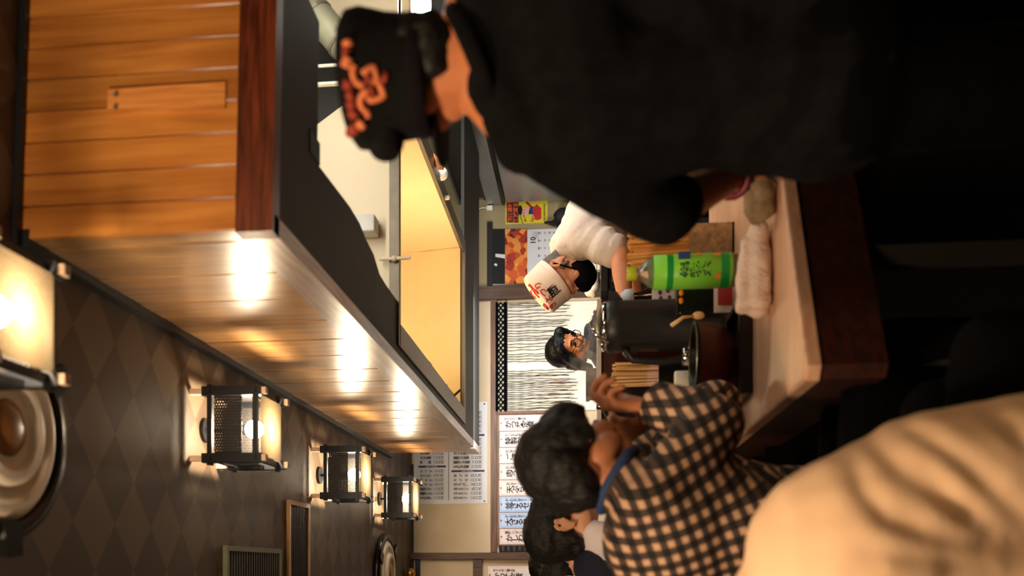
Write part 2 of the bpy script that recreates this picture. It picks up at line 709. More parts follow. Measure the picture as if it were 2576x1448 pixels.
# ------------------------------------------------------------------ range hood
M_cream = mat('cream_enamel', (236, 224, 196), .5, var=.03, scale=3)
M_yel = mat('warm_lit_enamel', (238, 222, 186), .45, var=.06, scale=4)  # cream enamel, yellowed in colour for the warm light inside the hood
M_steel = mat('brushed_steel', (170, 158, 140), .45, metal=.25, var=.12, scale=20, stretch=(1, 12, 12))
M_steeld = mat('dark_steel', (110, 102, 92), .42, metal=.3, var=.15, scale=16)
HT = ZC - .08
hood = thing('range_hood', 'cream enamel range hood open below, framed in steel, under the canopy', 'range hood', ((hx0 + hx1) / 2, (hoodY0 + hoodY1) / 2, ZS))
fp = [(1000, 831), (620, 831), (620, 400), (786, 322), (900, 236), (900, 178), (796, 44), (620, -40), (620, -420), (1000, -420)]
MB().prism([P(a_, b_, hoodY0 - .005) for a_, b_ in fp], (0, .02, 0)).build('front_panel', M_cream, hood)
MB().prism([P(a_, b_, hoodY0 + .003) for a_, b_ in ((620, 420), (780, 345), (930, 245), (930, 150), (780, 20), (620, -60))], (0, .009, 0)).build('black_gap_sheet', M_dark, hood)  # flat black sheet painted for the darkness of the gap behind the notch
ip = MB()
ip.box(hx0, hx1, hoodY1 - .01, hoodY1, ZS, HT)
ip.box(hx1, hx1 + .01, hoodY0, hoodY1, ZS, HT)
ip.box(hx0, hx0 + .01, hoodY0, hoodY1, ZS, HT)
ip.box(hx0, hx1, hoodY0, hoodY1, HT, HT + .01)
ip.box(hx0, hx1, hoodY0 + .018, hoodY0 + .026, ZS, HT)
ip.build('inner_panel', M_yel, hood)
ia, ib = Vector((hx0 + .012, hoodY1 - .011, ZS + .2)), Vector((hx1, hoodY1 - .011, ZS + .2))
MB().prism([Vector((hx0 + .012, hoodY1 - .012, ZS + .012)), Vector((hx0 + .012, hoodY1 - .06, ZS + .012)), Vector((hx0 + .012, hoodY1 - .012, ZS + .24))], (hx1 - hx0 - .014, 0, 0)).build('drip_panel', M_yel, hood)
MB().box(hx0 - .03, hx1 + .2, hoodY0 - .02, hoodY0 + .012, ZS - .005, ZS + .03).build('rim', M_steeld, hood)
MB().box(hx0 - .03, hx0 + .05, hoodY0, hoodY1, ZS - .005, ZS + .012).build('rim', M_steel, hood)
MB().box(hx1 - .012, hx1 + .06, hoodY0, hoodY1, ZS - .005, ZS + .012).build('rim', M_steeld, hood)
MB().box(hx0 - .03, hx1 + .06, hoodY1 - .012, hoodY1 + .03, ZS - .005, ZS + .012).build('rim', M_steel, hood)
pa, pb = Vector((hx0 + .07, 3.95, ZS + .03)), Vector((hx0 + .07, 4.35, ZS + .03))
MB().cyl(pa, pb, .013, seg=12).build('light_tube', emit('hood_tube', (255, 224, 172), 240), hood)
MB().cyl(pa - Vector((0, .05, 0)), pa, .018, seg=12).cyl(pb, pb + Vector((0, .05, 0)), .018, seg=12).build('tube_holder', M_black, hood)
p0, p1 = P(955, 652, hoodY0 - .03), P(1032, 648, hoodY0 - .03)
MB().cyl(p0, p1, .006, seg=10).ball(P(992, 650, hoodY0 - .03), .011).build('damper_rod', M_cream, hood)
p0, p1 = P(1136, 1000, 4.5), P(1158, 980, 4.5)
MB().cyl(p0, p1, .006).build('hook', M_black, hood)
pe = P(910, 565, hoodY0 - .06)
MB().box(pe.x - .03, pe.x + .03, pe.y - .02, pe.y + .05, pe.z - .05, pe.z + .03, .006).build('switch_box', mat('pale_grey', (214, 216, 214), .5), hood)
# things clipped along the right rim
r0, r1 = P(1075, 365, 3.75), P(1100, 415, 3.95)
cl = thing('hook_light', 'small round white lamp clipped to the right rim of the hood', 'lamp', P(1102, 437, 4.06))
MB().ball(P(1110, 437, 4.06), .03).build('globe', mat('white_glass', (236, 236, 232), .3), cl, smooth=True)
MB().cyl(P(1096, 437, 4.06), P(1104, 437, 4.06), .026).build('socket', mat('pale_grey', (214, 216, 214), .5), cl)
tag(MB().prism([P(1090, 385, 3.9), P(1098, 420, 3.9), P(1114, 420, 3.9), P(1114, 408, 3.9)], (0, .03, 0)).build('wooden_wedge', mat('orange_wood', (184, 110, 40), .6), origin=P(1100, 410, 3.9)), 'small orange wooden wedge hung on the right rim of the range hood', 'wedge')
q = P(1122, 497, 4.2)
tag(MB().cyl(P(1108, 497, 4.2), P(1122, 497, 4.2), .012).ball(P(1126, 497, 4.2), .011).build('clip', M_cream, origin=q), 'tiny cream clip on the far part of the right hood rim', 'clip')

# hanging rods, duct and tube light right of the hood
M_white = mat('white_paint', (238, 234, 222), .5, var=.04)
for i, yp in enumerate((158, 203)):
    a_, b_ = P(760, yp, 2.75), P(930, yp, 2.75)
    tag(MB().cyl((b_.x, b_.y, b_.z), (b_.x, b_.y, ZC - .062), .0045, seg=10).ball((b_.x, b_.y, b_.z), .007).build('hanging_rod', M_white, origin=(b_.x, b_.y, b_.z), smooth=True), ['right one of two thin white rods hanging behind the patterned cap', 'left one of two thin white rods hanging behind the patterned cap'][i], 'rod', 'white hanging rods')
d0, d1 = P(740, -30, 2.9), P(930, 190, 2.9)
duct = thing('air_duct', 'round grey air duct slanting down beside the cream hood', 'duct', d1)
MB().cyl(d0, d1, .05, seg=24).build('pipe', mat('grey_duct', (122, 124, 106), .5), duct, smooth=True)
dd = (d1 - d0).normalized()
for t in (.3, .62):
    q = d0.lerp(d1, t)
    MB().cyl(q, q + dd * .012, .053, seg=24).build('collar', M_steeld, duct)
tl = P(1065, 25, 3.3)
fl = thing('tube_light', 'bright white fluorescent tube light in the kitchen behind the patterned cap', 'lamp', tl)
MB().cyl((tl.x - .06, tl.y, tl.z), (tl.x + .55, tl.y, tl.z), .028, seg=14).build('tube', emit('kitchen_tube', (255, 250, 238), 26), fl)
MB().box(tl.x - .1, tl.x + .6, tl.y - .05, tl.y + .08, tl.z + .035, tl.z + .075, .008).build('fixture', M_white, fl)
MB().cyl((tl.x + .1, tl.y, tl.z + .07), (tl.x + .1, tl.y, ZC - .03), .006).build('stem', M_white, fl)

ctl = thing('canopy_tube_light', 'fluorescent tube light mounted inside the canopy above its front lip', 'lamp', (1.6, 2.36, 2.3))
MB().cyl((1.0, 2.36, 2.28), (2.2, 2.36, 2.28), .016, seg=14).build('tube', emit('canopy_tube', (255, 246, 226), 70), ctl)
MB().box(.96, 2.24, 2.32, 2.40, 2.31, 2.36, .006).build('fixture', M_white, ctl)
for xx in (1.2, 2.0):
    MB().cyl((xx, 2.36, 2.36), (xx, 2.36, ZC - .06), .006).build('stem', M_white, ctl)

# ------------------------------------------------------------------ ceiling lanterns
M_lac = mat('lantern_wood', (17, 19, 24), .4, var=.25)
M_tip = mat('lantern_tip', (238, 208, 180), .5)
M_weave = weave('rattan_band', (40, 37, 36), .30, 55, 120)
M_bulb = emit('bulb_glow', (255, 232, 196), BULB_W)
mt, nt, b = nodes_of('woven_paper')
b.inputs['Base Color'].default_value = (.2, .15, .09, 1)
b.inputs['Roughness'].default_value = .8
trn = nt.nodes.new('ShaderNodeBsdfTranslucent')
trn.inputs[0].default_value = (.16, .12, .07, 1)
mx = nt.nodes.new('ShaderNodeMixShader')
mx.inputs[0].default_value = .6
tpn = nt.nodes.new('ShaderNodeBsdfTransparent')
mx2 = nt.nodes.new('ShaderNodeMixShader')
tc = nt.nodes.new('ShaderNodeTexCoord')
ck = nt.nodes.new('ShaderNodeTexChecker')
ck.inputs['Scale'].default_value = 260
nt.links.new(tc.outputs['Object'], ck.inputs['Vector'])
nt.links.new(mathn(nt, 'MULTIPLY', ck.outputs['Fac'], .4), mx2.inputs[0])
nt.links.new(b.outputs[0], mx.inputs[1])
nt.links.new(trn.outputs[0], mx.inputs[2])
nt.links.new(mx.outputs[0], mx2.inputs[1])
nt.links.new(tpn.outputs[0], mx2.inputs[2])
nt.links.new(mx2.outputs[0], nt.nodes['Material Output'].inputs[0])
M_wpaper = mt


def lantern(x, y, label):
    h = .105                       # half width
    zt, zb = ZC - .03, ZC - .235
    t = thing('ceiling_lantern', label, 'lantern', (x, y, zb), 'square lanterns along the ceiling')
    for sx in (-1, 1):
        for sy in (-1, 1):
            px, py = x + sx * h, y + sy * h
            ps = MB().box(px - .015, px + .015, py - .015, py + .015, zb, zt - .012).build('post', M_lac, t)
            MB().box(px - .010, px + .010, py - .010, py + .010, zb - .014, zb).build('post_tip', M_tip, ps)
            MB().box(px - .009, px + .009, py - .009, py + .009, zt - .012, zt + .03).build('post_tip', M_tip, ps)
    for z in (zt - .035, zb + .022):
        for s in (-1, 1):
            MB().box(x - h - .022, x + h + .022, y + s * h - .008, y + s * h + .008, z - .008, z + .008).build('rail', M_lac, t)
            MB().box(x + s * h - .008, x + s * h + .008, y - h - .022, y + h + .022, z - .0075, z + .0075).build('rail', M_lac, t)
    z0, z1 = zb + .065, zt - .05
    g = h + .004
    for s in (-1, 1):
        MB().box(x - g, x + g, y + s * g - .002, y + s * g + .002, z0, z1).build('woven_band', M_weave, t)
        MB().box(x + s * g - .002, x + s * g + .002, y - g, y + g, z0, z1).build('woven_band', M_weave, t)
    MB().box(x - h + .01, x + h - .01, y - h + .01, y + h - .01, zb + .008, zb + .01).build('paper_panel', M_wpaper, t)
    MB().ball((x, y, zb + .065), .03, seg=16, rings=12).build('bulb', M_bulb, t, smooth=True)
    MB().cyl((x, y, zb + .09), (x, y, zb + .13), .016).build('socket', M_lac, t)
    MB().cyl((x, y, zb + .13), (x, y, ZC), .006, seg=10).cyl((x, y, ZC - .012), (x, y, ZC), .04).build('stem', M_lac, t)
    return t


lant = [('lantern at the top edge, nearest, mostly cut off, over the argyle paper', 1.556), ('largest lantern fully in view, glowing beside the canopy boards', 2.87), ('lantern second from the back wall, its bulb beside the canopy edge', 4.15), ('smallest lantern, hanging nearest to the back wall price sheet', 5.39)]
base = None
for lb, y in lant:
    x = .472 - (y - 1.5) * .012
    lantern(x, y, 'black square wooden ' + lb)

# ------------------------------------------------------------------ round ceiling lamps and grilles
M_milk = mat('milk_plastic', (240, 228, 210), .4, var=.04)


def round_lamp(x, y, label):
    t = thing('round_ceiling_lamp', label, 'ceiling lamp', (x, y, ZC - .05))
    ax = Vector((0, 0, -1))
    o = Vector((x, y, ZC))
    MB().lathe([(.236, 0), (.24, .012), (.236, .036), (.205, .04), (.2, .02), (.204, 0)], o, 48, ax).build('ring', M_black, t, smooth=True)
    dsk = MB().lathe([(.2, .0), (.198, .03), (.178, .044), (.15, .046), (.148, .03), (.125, .034), (.12, .056), (.092, .062), (.09, .044), (.06, .046)], o, 48, ax).build('diffuser', M_milk, t, smooth=True)
    MB().lathe([(.0601, .03), (.058, .05), (.03, .062), (0, .064)], o, 32, ax).build('centre_boss', mat('amber_plastic', (150, 104, 56), .35), t, smooth=True)
    for k in range(3):
        an = k * 2 * PI / 3 + .95
        c = Vector((x + math.cos(an) * .225, y + math.sin(an) * .225, ZC - .03))
        e = Vector((-math.sin(an), math.cos(an), 0))
        r_ = Vector((math.cos(an), math.sin(an), 0))
        MB().prism([c - e * .032 - r_ * .03, c + e * .032 - r_ * .03, c + e * .026 + r_ * .045, c - e * .026 + r_ * .045], (0, 0, -.018)).build('clip', M_black, t)
    return t


nl = Pz(-34, 1075, ZC)
round_lamp(nl.x, nl.y, 'large round ceiling lamp with black ring, at the near edge of the argyle paper')
nl = Pz(962, 1440, ZC)
round_lamp(nl.x, nl.y, 'small far round ceiling lamp with black ring below the last lantern')

M_gold = mat('grille_gold', (196, 158, 112), .4, metal=.3)
M_gn = mat('grille_green', (120, 124, 98), .45)


def grille(x0, x1, y0, y1, mfr, msl, label, n, along_x):
    t = thing('ceiling_grille', label, 'grille', ((x0 + x1) / 2, (y0 + y1) / 2, ZC - .01))
    f = .018
    for (a, b, c, d_) in ((x0, x1, y0, y0 + f), (x0, x1, y1 - f, y1), (x0, x0 + f, y0 + f, y1 - f), (x1 - f, x1, y0 + f, y1 - f)):
        MB().box(a, b, c, d_, ZC - .016, ZC - .0005).build('frame', mfr, t)
    MB().box(x0 + f, x1 - f, y0 + f, y1 - f, ZC - .003, ZC - .0006).build('backing', M_dark, t)
    for k in range(n):
        if along_x:
            y = y0 + f + (k + .5) * (y1 - y0 - 2 * f) / n
            MB().box(x0 + f, x1 - f, y - .004, y + .004, ZC - .012, ZC - .003).build('slat', msl, t)
        else:
            x = x0 + f + (k + .5) * (x1 - x0 - 2 * f) / n
            MB().box(x - .004, x + .004, y0 + f, y1 - f, ZC - .012, ZC - .003).build('slat', msl, t)
    return t


a_, b_ = Pz(560, 1371, ZC), Pz(700, 1380, ZC)
grille(-.62, a_.x, a_.y, b_.y, M_gn, mat('slat_grey', (86, 88, 86), .5), 'square grey air grille with greenish frame, nearest to the camera', 22, True)
a_, b_ = Pz(720, 1256, ZC), Pz(772, 1266, ZC)
grille(-.5, a_.x, a_.y, b_.y, M_gold, mat('slat_black', (34, 30, 28), .5), 'long narrow dark air grille with pale gold frame beside the lanterns', 12, True)

# ------------------------------------------------------------------ back wall: price sheet, menu strips, curtain
M_sheet = mat('white_card', (214, 213, 220), .6, var=.02)
M_ink = mat('ink', (26, 26, 46), .7)
M_blk = mat('black_ink', (14, 14, 16), .7)
M_navy = mat('navy_ink', (34, 44, 84), .6)
M_pink = mat('pink_line', (232, 176, 182), .6)
M_pinkc = mat('pink_card', (244, 226, 222), .6, var=.02)
M_bluec = mat('blue_card', (196, 212, 244), .6, var=.02)
M_bline = mat('blue_line', (104, 168, 216), .6)
M_pin = mat('pin', (40, 36, 40), .3)

x0, z1 = W(1042, 1267)
x1, z0 = W(1226, 1010)
sh = thing('price_sheet', 'white price sheet with columns of dark writing, high on the back wall', 'poster', ((x0 + x1) / 2, YW - .004, z0))
MB().box(x0, x1, YW - .005, YW - .001, z0, z1).build('sheet', M_sheet, sh)
ys = YW - .0062
lo = ['すき焼き丼 一一〇〇円', '特製天とじ丼 一一〇〇円', '特製かつ丼 一一〇〇円', '親　子　丼 八三〇円', '他　人　丼 八三〇円', '天とじ丼 八三〇円', 'か　つ　丼 八三〇円', None, '特　　　製 一〇〇〇円', 'かつ丼定食 一一〇〇円', '天丼定食 一一〇〇円', '親子丼定食 九八〇円', '他人丼定食 九八〇円', None, '天ぷら定食 一二〇〇円', 'うどん定食 九八〇円', 'そば定食 九八〇円', 'とんかつ定食 一一〇〇円', 'から揚定食 九八〇円', 'しょうが焼 九八〇円']
hi = ['天ざるセット 一七〇〇円', '大ざるセット 一〇〇〇円', '並ざるセット 九〇〇円', '天ざる（大） 一五〇〇円', '大　ざ　る 八〇〇円', '並　ざ　る 七〇〇円', None, 'すき焼き丼定食 一二〇〇円', '特製天とじ丼定食 一二〇〇円', '特製かつ丼定食 一二〇〇円', '天とじ丼定食 九五〇円', '親子丼定食 九五〇円', '他人丼定食 九五〇円', 'かつ丼定食 九五〇円', None, '肉うどん 六八〇円', '天ぷらうどん 七〇〇円', 'ごぼ天うどん 六三〇円', 'わかめうどん 五八〇円', 'きつねうどん 五八〇円']
it = []
sq = MB()
for rows, pxa, pxb in ((lo, 1053, 1122), (hi, 1136, 1219)):
    for k, s in enumerate(rows):
        py = 1252 - k * 11.2
        xx, zt = W(pxa, py)
        _, zb = W(pxb, py)
        if s is None:
            sq.box(xx - .007, xx + .007, ys - .0004, ys + .0008, zb, zt)
            continue
        n = len(s)
        it.append((vert(s), .0225, on_wall(xx, (zt + zb) / 2, ys, 1.05, 1), (zt - zb) / n / .0225 * .85))
letters('lettering', it, M_ink, sh)
sq.build('heading_bar', M_navy, sh)
xm, zm = W(1129, 1252)
MB().box(W(1129, 1258)[0], W(1129, 1100)[0], ys, ys + .001, zm - .002, zm + .002).build('rule', M_ink, sh)
wl = []
for rows, pxa, pxb in ((lo, 1053, 1122), (hi, 1136, 1219)):
    for k, s in enumerate(rows):
        if s is None:
            xx, zt = W(pxa, 1252 - k * 11.2)
            _, zb = W(pxb, 1252 - k * 11.2)
            wl.append((vert('丼もの（みそ汁付）'), .0115, on_wall(xx, (zt + zb) / 2, ys - .001), .85))
letters('heading', wl, M_sheet, sh)
for px, py in ((1048, 1262), (1219, 1016), (1219, 1260)):
    a_ = W(px, py)
    MB().cyl((a_[0], YW - .012, a_[1]), (a_[0], YW - .004, a_[1]), .006, seg=10).build('pin', M_pin, sh)

strips = [('やぐらの一番人気', 'かつ丼定食', 'p'), ('かつも丼もボリューム', '特製かつ丼', 'p'), ('おにぎり一個付き・そばも', 'ごぼ天うどんセット', 'p'), ('おにぎり一個付き・そばも', '肉うどんセット', 'p'), ('おにぎり一個付き・そばもできます', '天ぷらうどんセット', 'p'), ('かしわおにぎりと一緒に', '並ざるセット', 'b'), ('かしわおにぎりと一緒に', '大ざるセット', 'b'), ('美味しいダシで炊いた', 'かしわおにぎり', 'p')]
bx0, bz1 = W(1252, 1388)
bx1, bz0 = W(1252, 1036)
bzb = W(1400, 1200)[1]
M_board = wood('board_wood', (110, 74, 56), (158, 116, 92), 'X', .6)
bd = thing('menu_board', 'wood backed menu board holding a row of paper strips', 'board', ((bx0 + bx1) / 2, YW - .02, bzb))
MB().box(W(1252, 1372)[0], bx1, YW - .02, YW - .001, bzb, bz1).build('backboard', M_board, bd)
MB().box(W(1252, 1043)[0], bx1, YW - .034, YW - .02, bzb, bz1).build('frame_rail', M_beam, bd)
PR = ['900円', '1,100円', '900円', '950円', '1,100円', '700円', '800円', '300円']
names = ['pink menu strip, first from the string curtain', 'pink menu strip, second from the string curtain', 'pink menu strip, third from the string curtain', 'pink menu strip, fourth from the string curtain, under the first big head', 'pink menu strip just before the two blue ones, price showing', 'blue bordered menu strip next to the pink ones', 'blue bordered menu strip next to the far end strip', 'plain pink menu strip at the far end by the wooden post']


def menu_strip(xa, xb, zt, zb, top, main, kind, price, label):
    t = thing('menu_strip', label, 'menu strip', ((xa + xb) / 2, YW - .022, zb), 'paper menu strips on the back wall')
    MB().box(xa, xb, YW - .0245, YW - .0215, zb, zt).build('card', M_pinkc if kind == 'p' else M_bluec, t)
    ln = M_pink if kind == 'p' else M_bline
    y = YW - .0255
    mb = MB()
    g, e = .009, .0016
    for (p, q, r_, s_) in ((xa + g, xb - g, zt - g - e, zt - g + e), (xa + g, xb - g, zb + g - e, zb + g + e), (xa + g - e, xa + g + e, zb + g, zt - g), (xb - g - e, xb - g + e, zb + g, zt - g)):
        mb.box(p, q, y, y + .001, r_, s_)
    mb.build('border', ln, t)
    wdt = xb - xa
    sm = .0225
    h1 = (len(top) * sm * 1.02)
    sz = .05
    h2 = len(main) * sz * .92
    letters('lettering', [(vert(top), sm, on_wall(xb - wdt * .23, zt - .022 - h1 / 2, y - .0006), .86),
                          (vert(main), sz, on_wall(xa + wdt * .40, zt - .03 - h2 / 2, y - .0006, 1.1, 1), .80),
                          (price, .026, on_wall((xa + xb) / 2, zt - .445, y - .0006))], M_ink, t)
    MB().cyl((xa + wdt * .5, YW - .031, zt - .012), (xa + wdt * .5, YW - .024, zt - .012), .0055, seg=10).build('pin', M_pin, t)
    return t


zt_, zb_ = W(1257, 1200)[1], W(1257, 1200)[1] - .47
for k, (tp, mn, kd) in enumerate(strips):
    ya, yb = 1046 + k * 40.6, 1046 + k * 40.6 + 38.5
    menu_strip(W(1257, yb)[0], W(1257, ya)[0], zt_ - (.002 * (k % 2)), zb_, tp, mn, kd, PR[k], names[k])
# the same first dish again on the bay beyond the post
xa, za = W(1229, 1466)
xb, _ = W(1229, 1424)
menu_strip(xa, xb, W(1229, 1430)[1], W(1229, 1430)[1] - .47, 'やぐらの一番人気', 'かつ丼定食', 'p', '900円', 'pink menu strip hung alone on the plaster beyond the wooden post')
MB_lat = MB()
for k in range(5):
    a_ = W(1290 + 0 * k, 1373 + k * 3)
    MB_lat.bar((a_[0], YW - .03, W(1256, 1380)[1]), (a_[0] + .002, YW - .03, bzb), .004, .004)
bl = thing('bamboo_blind', 'narrow dark slatted blind between the menu board and the post', 'blind', (W(1300, 1380)[0], YW - .03, bzb))
wx = (W(1256, 1387)[0], W(1256, 1373)[0])
MB_lat.build('cord', M_dark, bl)
MB().box(wx[0], wx[1], YW - .014, YW - .003, bzb, W(1256, 1380)[1]).build('backing', M_dark, bl)
for k in range(9):
    z = W(1266 + 14 * k, 1380)[1]
    MB().box(wx[0] + .003 + .006 * (k % 2), wx[1] - .003, YW - .024, YW - .016, z - .007, z + .007).build('slat', M_sheet, bl)

# string curtain
cx0, cx1 = W(1255, 1036)[0], W(1255, 766)[0]
cz1 = W(1252, 900)[1]
cz0 = W(1640, 900)[1]
M_lit = mat('pale_screen', (244, 240, 226), .8, var=.03)
sc = thing('paper_screen', 'plain pale cream screen behind the dark string curtain', 'screen', ((cx0 + cx1) / 2, YW - .01, cz0))
MB().box(cx0, cx1, YW - .012, YW - .002, cz0, cz1).build('panel', M_lit, sc)
for xx in (cx0 + .012, cx1 - .012):
    MB().box(xx - .012, xx + .012, YW - .018, YW - .012, cz0, cz1).build('stile', M_lit, sc)
cu = thing('string_curtain', 'dark string curtain hanging from a black lattice rail in front of a pale screen', 'curtain', ((cx0 + cx1) / 2, YW - .06, W(1440, 900)[1]))
lz1, lz0 = W(1250, 900)[1], W(1272, 900)[1]
yl = YW - .05
la = MB()
la.box(cx0, cx1, yl - .006, yl + .006, lz1 - .012, lz1 + .004)
la.box(cx0, cx1, yl - .012, yl + .012, lz0 - .012, lz0 + .006)
M_lat = mat('lattice_black', (7, 7, 8), .95, spec=.04)
la.build('lattice_rail', M_lat, cu)
ncell = 19
cw = (cx1 - cx0) / ncell
zm = (lz0 + lz1) / 2
la = MB()
for k in range(ncell):
    xa, xb = cx0 + k * cw, cx0 + (k + 1) * cw
    for (za, zc) in ((lz0, zm), (zm, lz1)):
        la.bar((xa, yl, za), (xb, yl, zc), .009, .008, (0, 1, 0))
        la.bar((xa, yl + .002, zc), (xb, yl + .002, za), .009, .008, (0, 1, 0))
la.build('lattice', M_lat, cu)
M_str = mat('string', (52, 40, 32), .9)
M_str2 = mat('string_tan', (120, 92, 60), .9)
rs = random.Random(3)
py = 770
ky = 0
while py < 1034:
    xx = W(1300, py)[0]
    if 916 < py < 938:
        py += 3
        continue
    ln = 1438 + (12 if py > 935 else 0) + rs.uniform(-22, 6)
    zt_ = lz0 - .01
    zb_ = W(ln, py)[1]
    n = 14
    dr = rs.uniform(-.012, .012)
    ph = rs.uniform(0, 6)
    pts = [(xx + dr * (i / n) ** 1.5 + .0022 * math.sin(i * 1.3 + ph) + rs.uniform(-.001, .001), yl - .004 + .003 * math.sin(i * .7 + ph), zt_ + (zb_ - zt_) * i / n) for i in range(n + 1)]
    MB().tube(pts, [.0022 + .0009 * (i % 2) for i in range(n + 1)], 5).build('strand', M_str, cu)
    if rs.random() < .12:
        MB().tube([pts[9], pts[10], pts[11]], .006, 5).build('strand_knot', M_str2, cu)
    ky += 1
    py += rs.choice((4.0, 4.6, 5.2, 6.4, 8.5)) * (1.5 if 870 < py < 916 else 1)

# ------------------------------------------------------------------ kitchen wall: poster, calendar, plug
yk = YW - .012
x0, z1 = W(1272, 566)
x1, z0 = W(1378, 506)
po = thing('safety_poster', 'yellow poster with red outlined headline and a small cartoon driver', 'poster', ((x0 + x1) / 2, yk - .002, z0))
MB().box(x0, x1, yk - .004, yk - .0005, z0, z1).build('sheet', mat('poster_yellow', (222, 204, 58), .55, var=.05), po)
yp = yk - .0052
M_red = mat('poster_red', (196, 44, 34), .5)


def dot(mb, px, py, rx, ry, layer, seg=20):
    cx, cz = W(px, py)
    s = .00265
    pts = [Vector((cx + math.cos(2 * PI * i / seg) * ry * s, yp - layer * .0003, cz + math.sin(2 * PI * i / seg) * rx * s)) for i in range(seg)]
    mb.bm.faces.new([mb.bm.verts.new(p) for p in pts])
    return mb


def quad(mb, pts, layer):
    mb.bm.faces.new([mb.bm.verts.new(Vector((W(a, b)[0], yp - layer * .0003, W(a, b)[1]))) for a, b in pts])
    return mb


def headline(dx, mt, lay, nm):
    its = []
    for s, px in (('飲酒運転', 1284), ('撲滅宣言', 1298)):
        cx, cz = W(px, 536)
        its.append((s, .036 * dx, on_wall(cx, cz, yp - lay * .0003, 1.0, 1)))
    return letters(nm, its, mt, po)


x_, z_ = W(1284, 536)
hb = MB()
quad(hb, [(1275, 562), (1275, 510), (1305, 510), (1305, 562)], 0)
hb.build('headline_ground', mat('poster_dark', (70, 30, 26), .6), po)
headline(1, mat('poster_orange', (238, 96, 60), .5), 1, 'headline')
mb = MB()
dot(mb, 1322, 534, 13, 11, 1)
mb.build('cartoon_face', mat('cartoon_skin', (238, 178, 158), .6), po)
mb = MB()
dot(mb, 1309, 531, 6, 13, 2)
dot(mb, 1319, 530, 1.2, 1.2, 3, 8)
dot(mb, 1319, 537, 1.2, 1.2, 3, 8)
mb.build('cartoon_hair', M_blk, po)
mb = MB()
quad(mb, [(1330, 541), (1334, 520), (1352, 524), (1352, 541)], 1)
mb.build('cartoon_shirt', mat('cartoon_blue', (40, 62, 140), .6), po)
mb = MB()
quad(mb, [(1346, 554), (1340, 528), (1350, 516), (1362, 526), (1362, 552), (1354, 556)], 2)
quad(mb, [(1322, 512), (1326, 508), (1338, 520), (1334, 524)], 2)
quad(mb, [(1338, 508), (1334, 512), (1322, 524), (1326, 520)], 2)
mb.build('cartoon_car', M_red, po)
a1, a2, a3 = W(1342, 551), W(1312, 552), W(1370, 536)
letters('lettering', [('NO!', .03, on_wall(a1[0], a1[1], yp - .0012, 1, 1, -.35))], M_red, po)
letters('small_print', [('お酒を飲んだら', .011, on_wall(a2[0], a2[1], yp - .001, 1, 1, .3)), ('運転しません', .011, on_wall(a2[0] + .008, a2[1] - .022, yp - .001, 1, 1, .3)), ('地域の安全を守る会', .013, on_wall(a3[0], a3[1], yp - .001))], M_blk, po)

x0, z1 = W(1229, 718)
x1, z0 = W(1410, 576)
z0 = W(1470, 600)[1]
ca = thing('wall_calendar', 'wall calendar for month 10 with a dark and orange autumn picture', 'calendar', ((x0 + x1) / 2, yk - .003, z0))
MB().box(x0, x1, yk - .005, yk - .0008, z0, z1).build('sheet', M_sheet, ca)
yp = yk - .0062
mb = MB()
quad(mb, [(1239, 716), (1239, 578), (1271, 578), (1271, 716)], 0)
mb.build('picture_dark', M_blk, ca)
mt, nt, b = nodes_of('autumn_print')
tc = nt.nodes.new('ShaderNodeTexCoord')
vo = nt.nodes.new('ShaderNodeTexVoronoi')
vo.inputs['Scale'].default_value = 26
nt.links.new(tc.outputs['Object'], vo.inputs['Vector'])
sp = nt.nodes.new('ShaderNodeSeparateColor')
nt.links.new(vo.outputs['Color'], sp.inputs[0])
rp = nt.nodes.new('ShaderNodeValToRGB')
for i, (p_, c_) in enumerate(((0, (40, 20, 16)), (.2, (176, 44, 20)), (.4, (226, 120, 40)), (.65, (234, 170, 70)), (.9, (206, 84, 30)))):
    e = rp.color_ramp.elements[i] if i < 2 else rp.color_ramp.elements.new(p_)
    e.position = p_
    e.color = srgb(c_)
nt.links.new(sp.outputs[0], rp.inputs[0])
nt.links.new(rp.outputs[0], b.inputs['Base Color'])
mb = MB()
quad(mb, [(1271, 716), (1271, 578), (1327, 578), (1327, 716)], 0)
mb.build('picture', mt, ca)
mb = MB()
quad(mb, [(1247, 648), (1247, 640), (1271, 642), (1271, 652)], 1)
quad(mb, [(1243, 668), (1246, 664), (1252, 666), (1250, 672)], 1)
mb.build('picture_lantern', M_sheet, ca)
a1 = W(1342, 607)
letters('month_number', [('10', .052, on_wall(a1[0], a1[1], yp - .0005))], M_blk, ca)
its = []
for k in range(31):
    cc, rr = (k + 3) % 7, (k + 3) // 7
    q = W(1360 + rr * 11.5, 702 - cc * 19)
    its.append((str(k + 1), .017, on_wall(q[0], q[1], yp - .0005)))
for k in range(30):
    q = W(1341 + (k // 7) * 3.2, 600 - (k % 7) * 2.4)
    its.append((str(k + 1), .006, on_wall(q[0], q[1], yp - .0005)))
letters('date_numbers', its, M_navy, ca)
mb = MB()
for k in range(7):
    quad(mb, [(1354, 706 - k * 19), (1354, 699 - k * 19), (1357, 699 - k * 19), (1357, 706 - k * 19)], 1)
mb.build('weekday_marks', mat('mark_blue', (60, 120, 190), .6), ca)

a1 = W(1233, 527)
pl = thing('wall_plug', 'small white plug with thin cable on the papered wall above the yellow poster', 'plug', (a1[0], yk, a1[1]))
MB().box(a1[0] - .016, a1[0] + .016, yk - .03, yk - .002, a1[1] - .022, a1[1] + .022, .004).build('body', M_white, pl)
MB().tube([(a1[0], yk - .02, a1[1] + .02), (a1[0] + .002, yk - .022, a1[1] + .05), (a1[0] - .01, yk - .02, a1[1] + .1)], .003, 6).build('cable', M_white, pl)

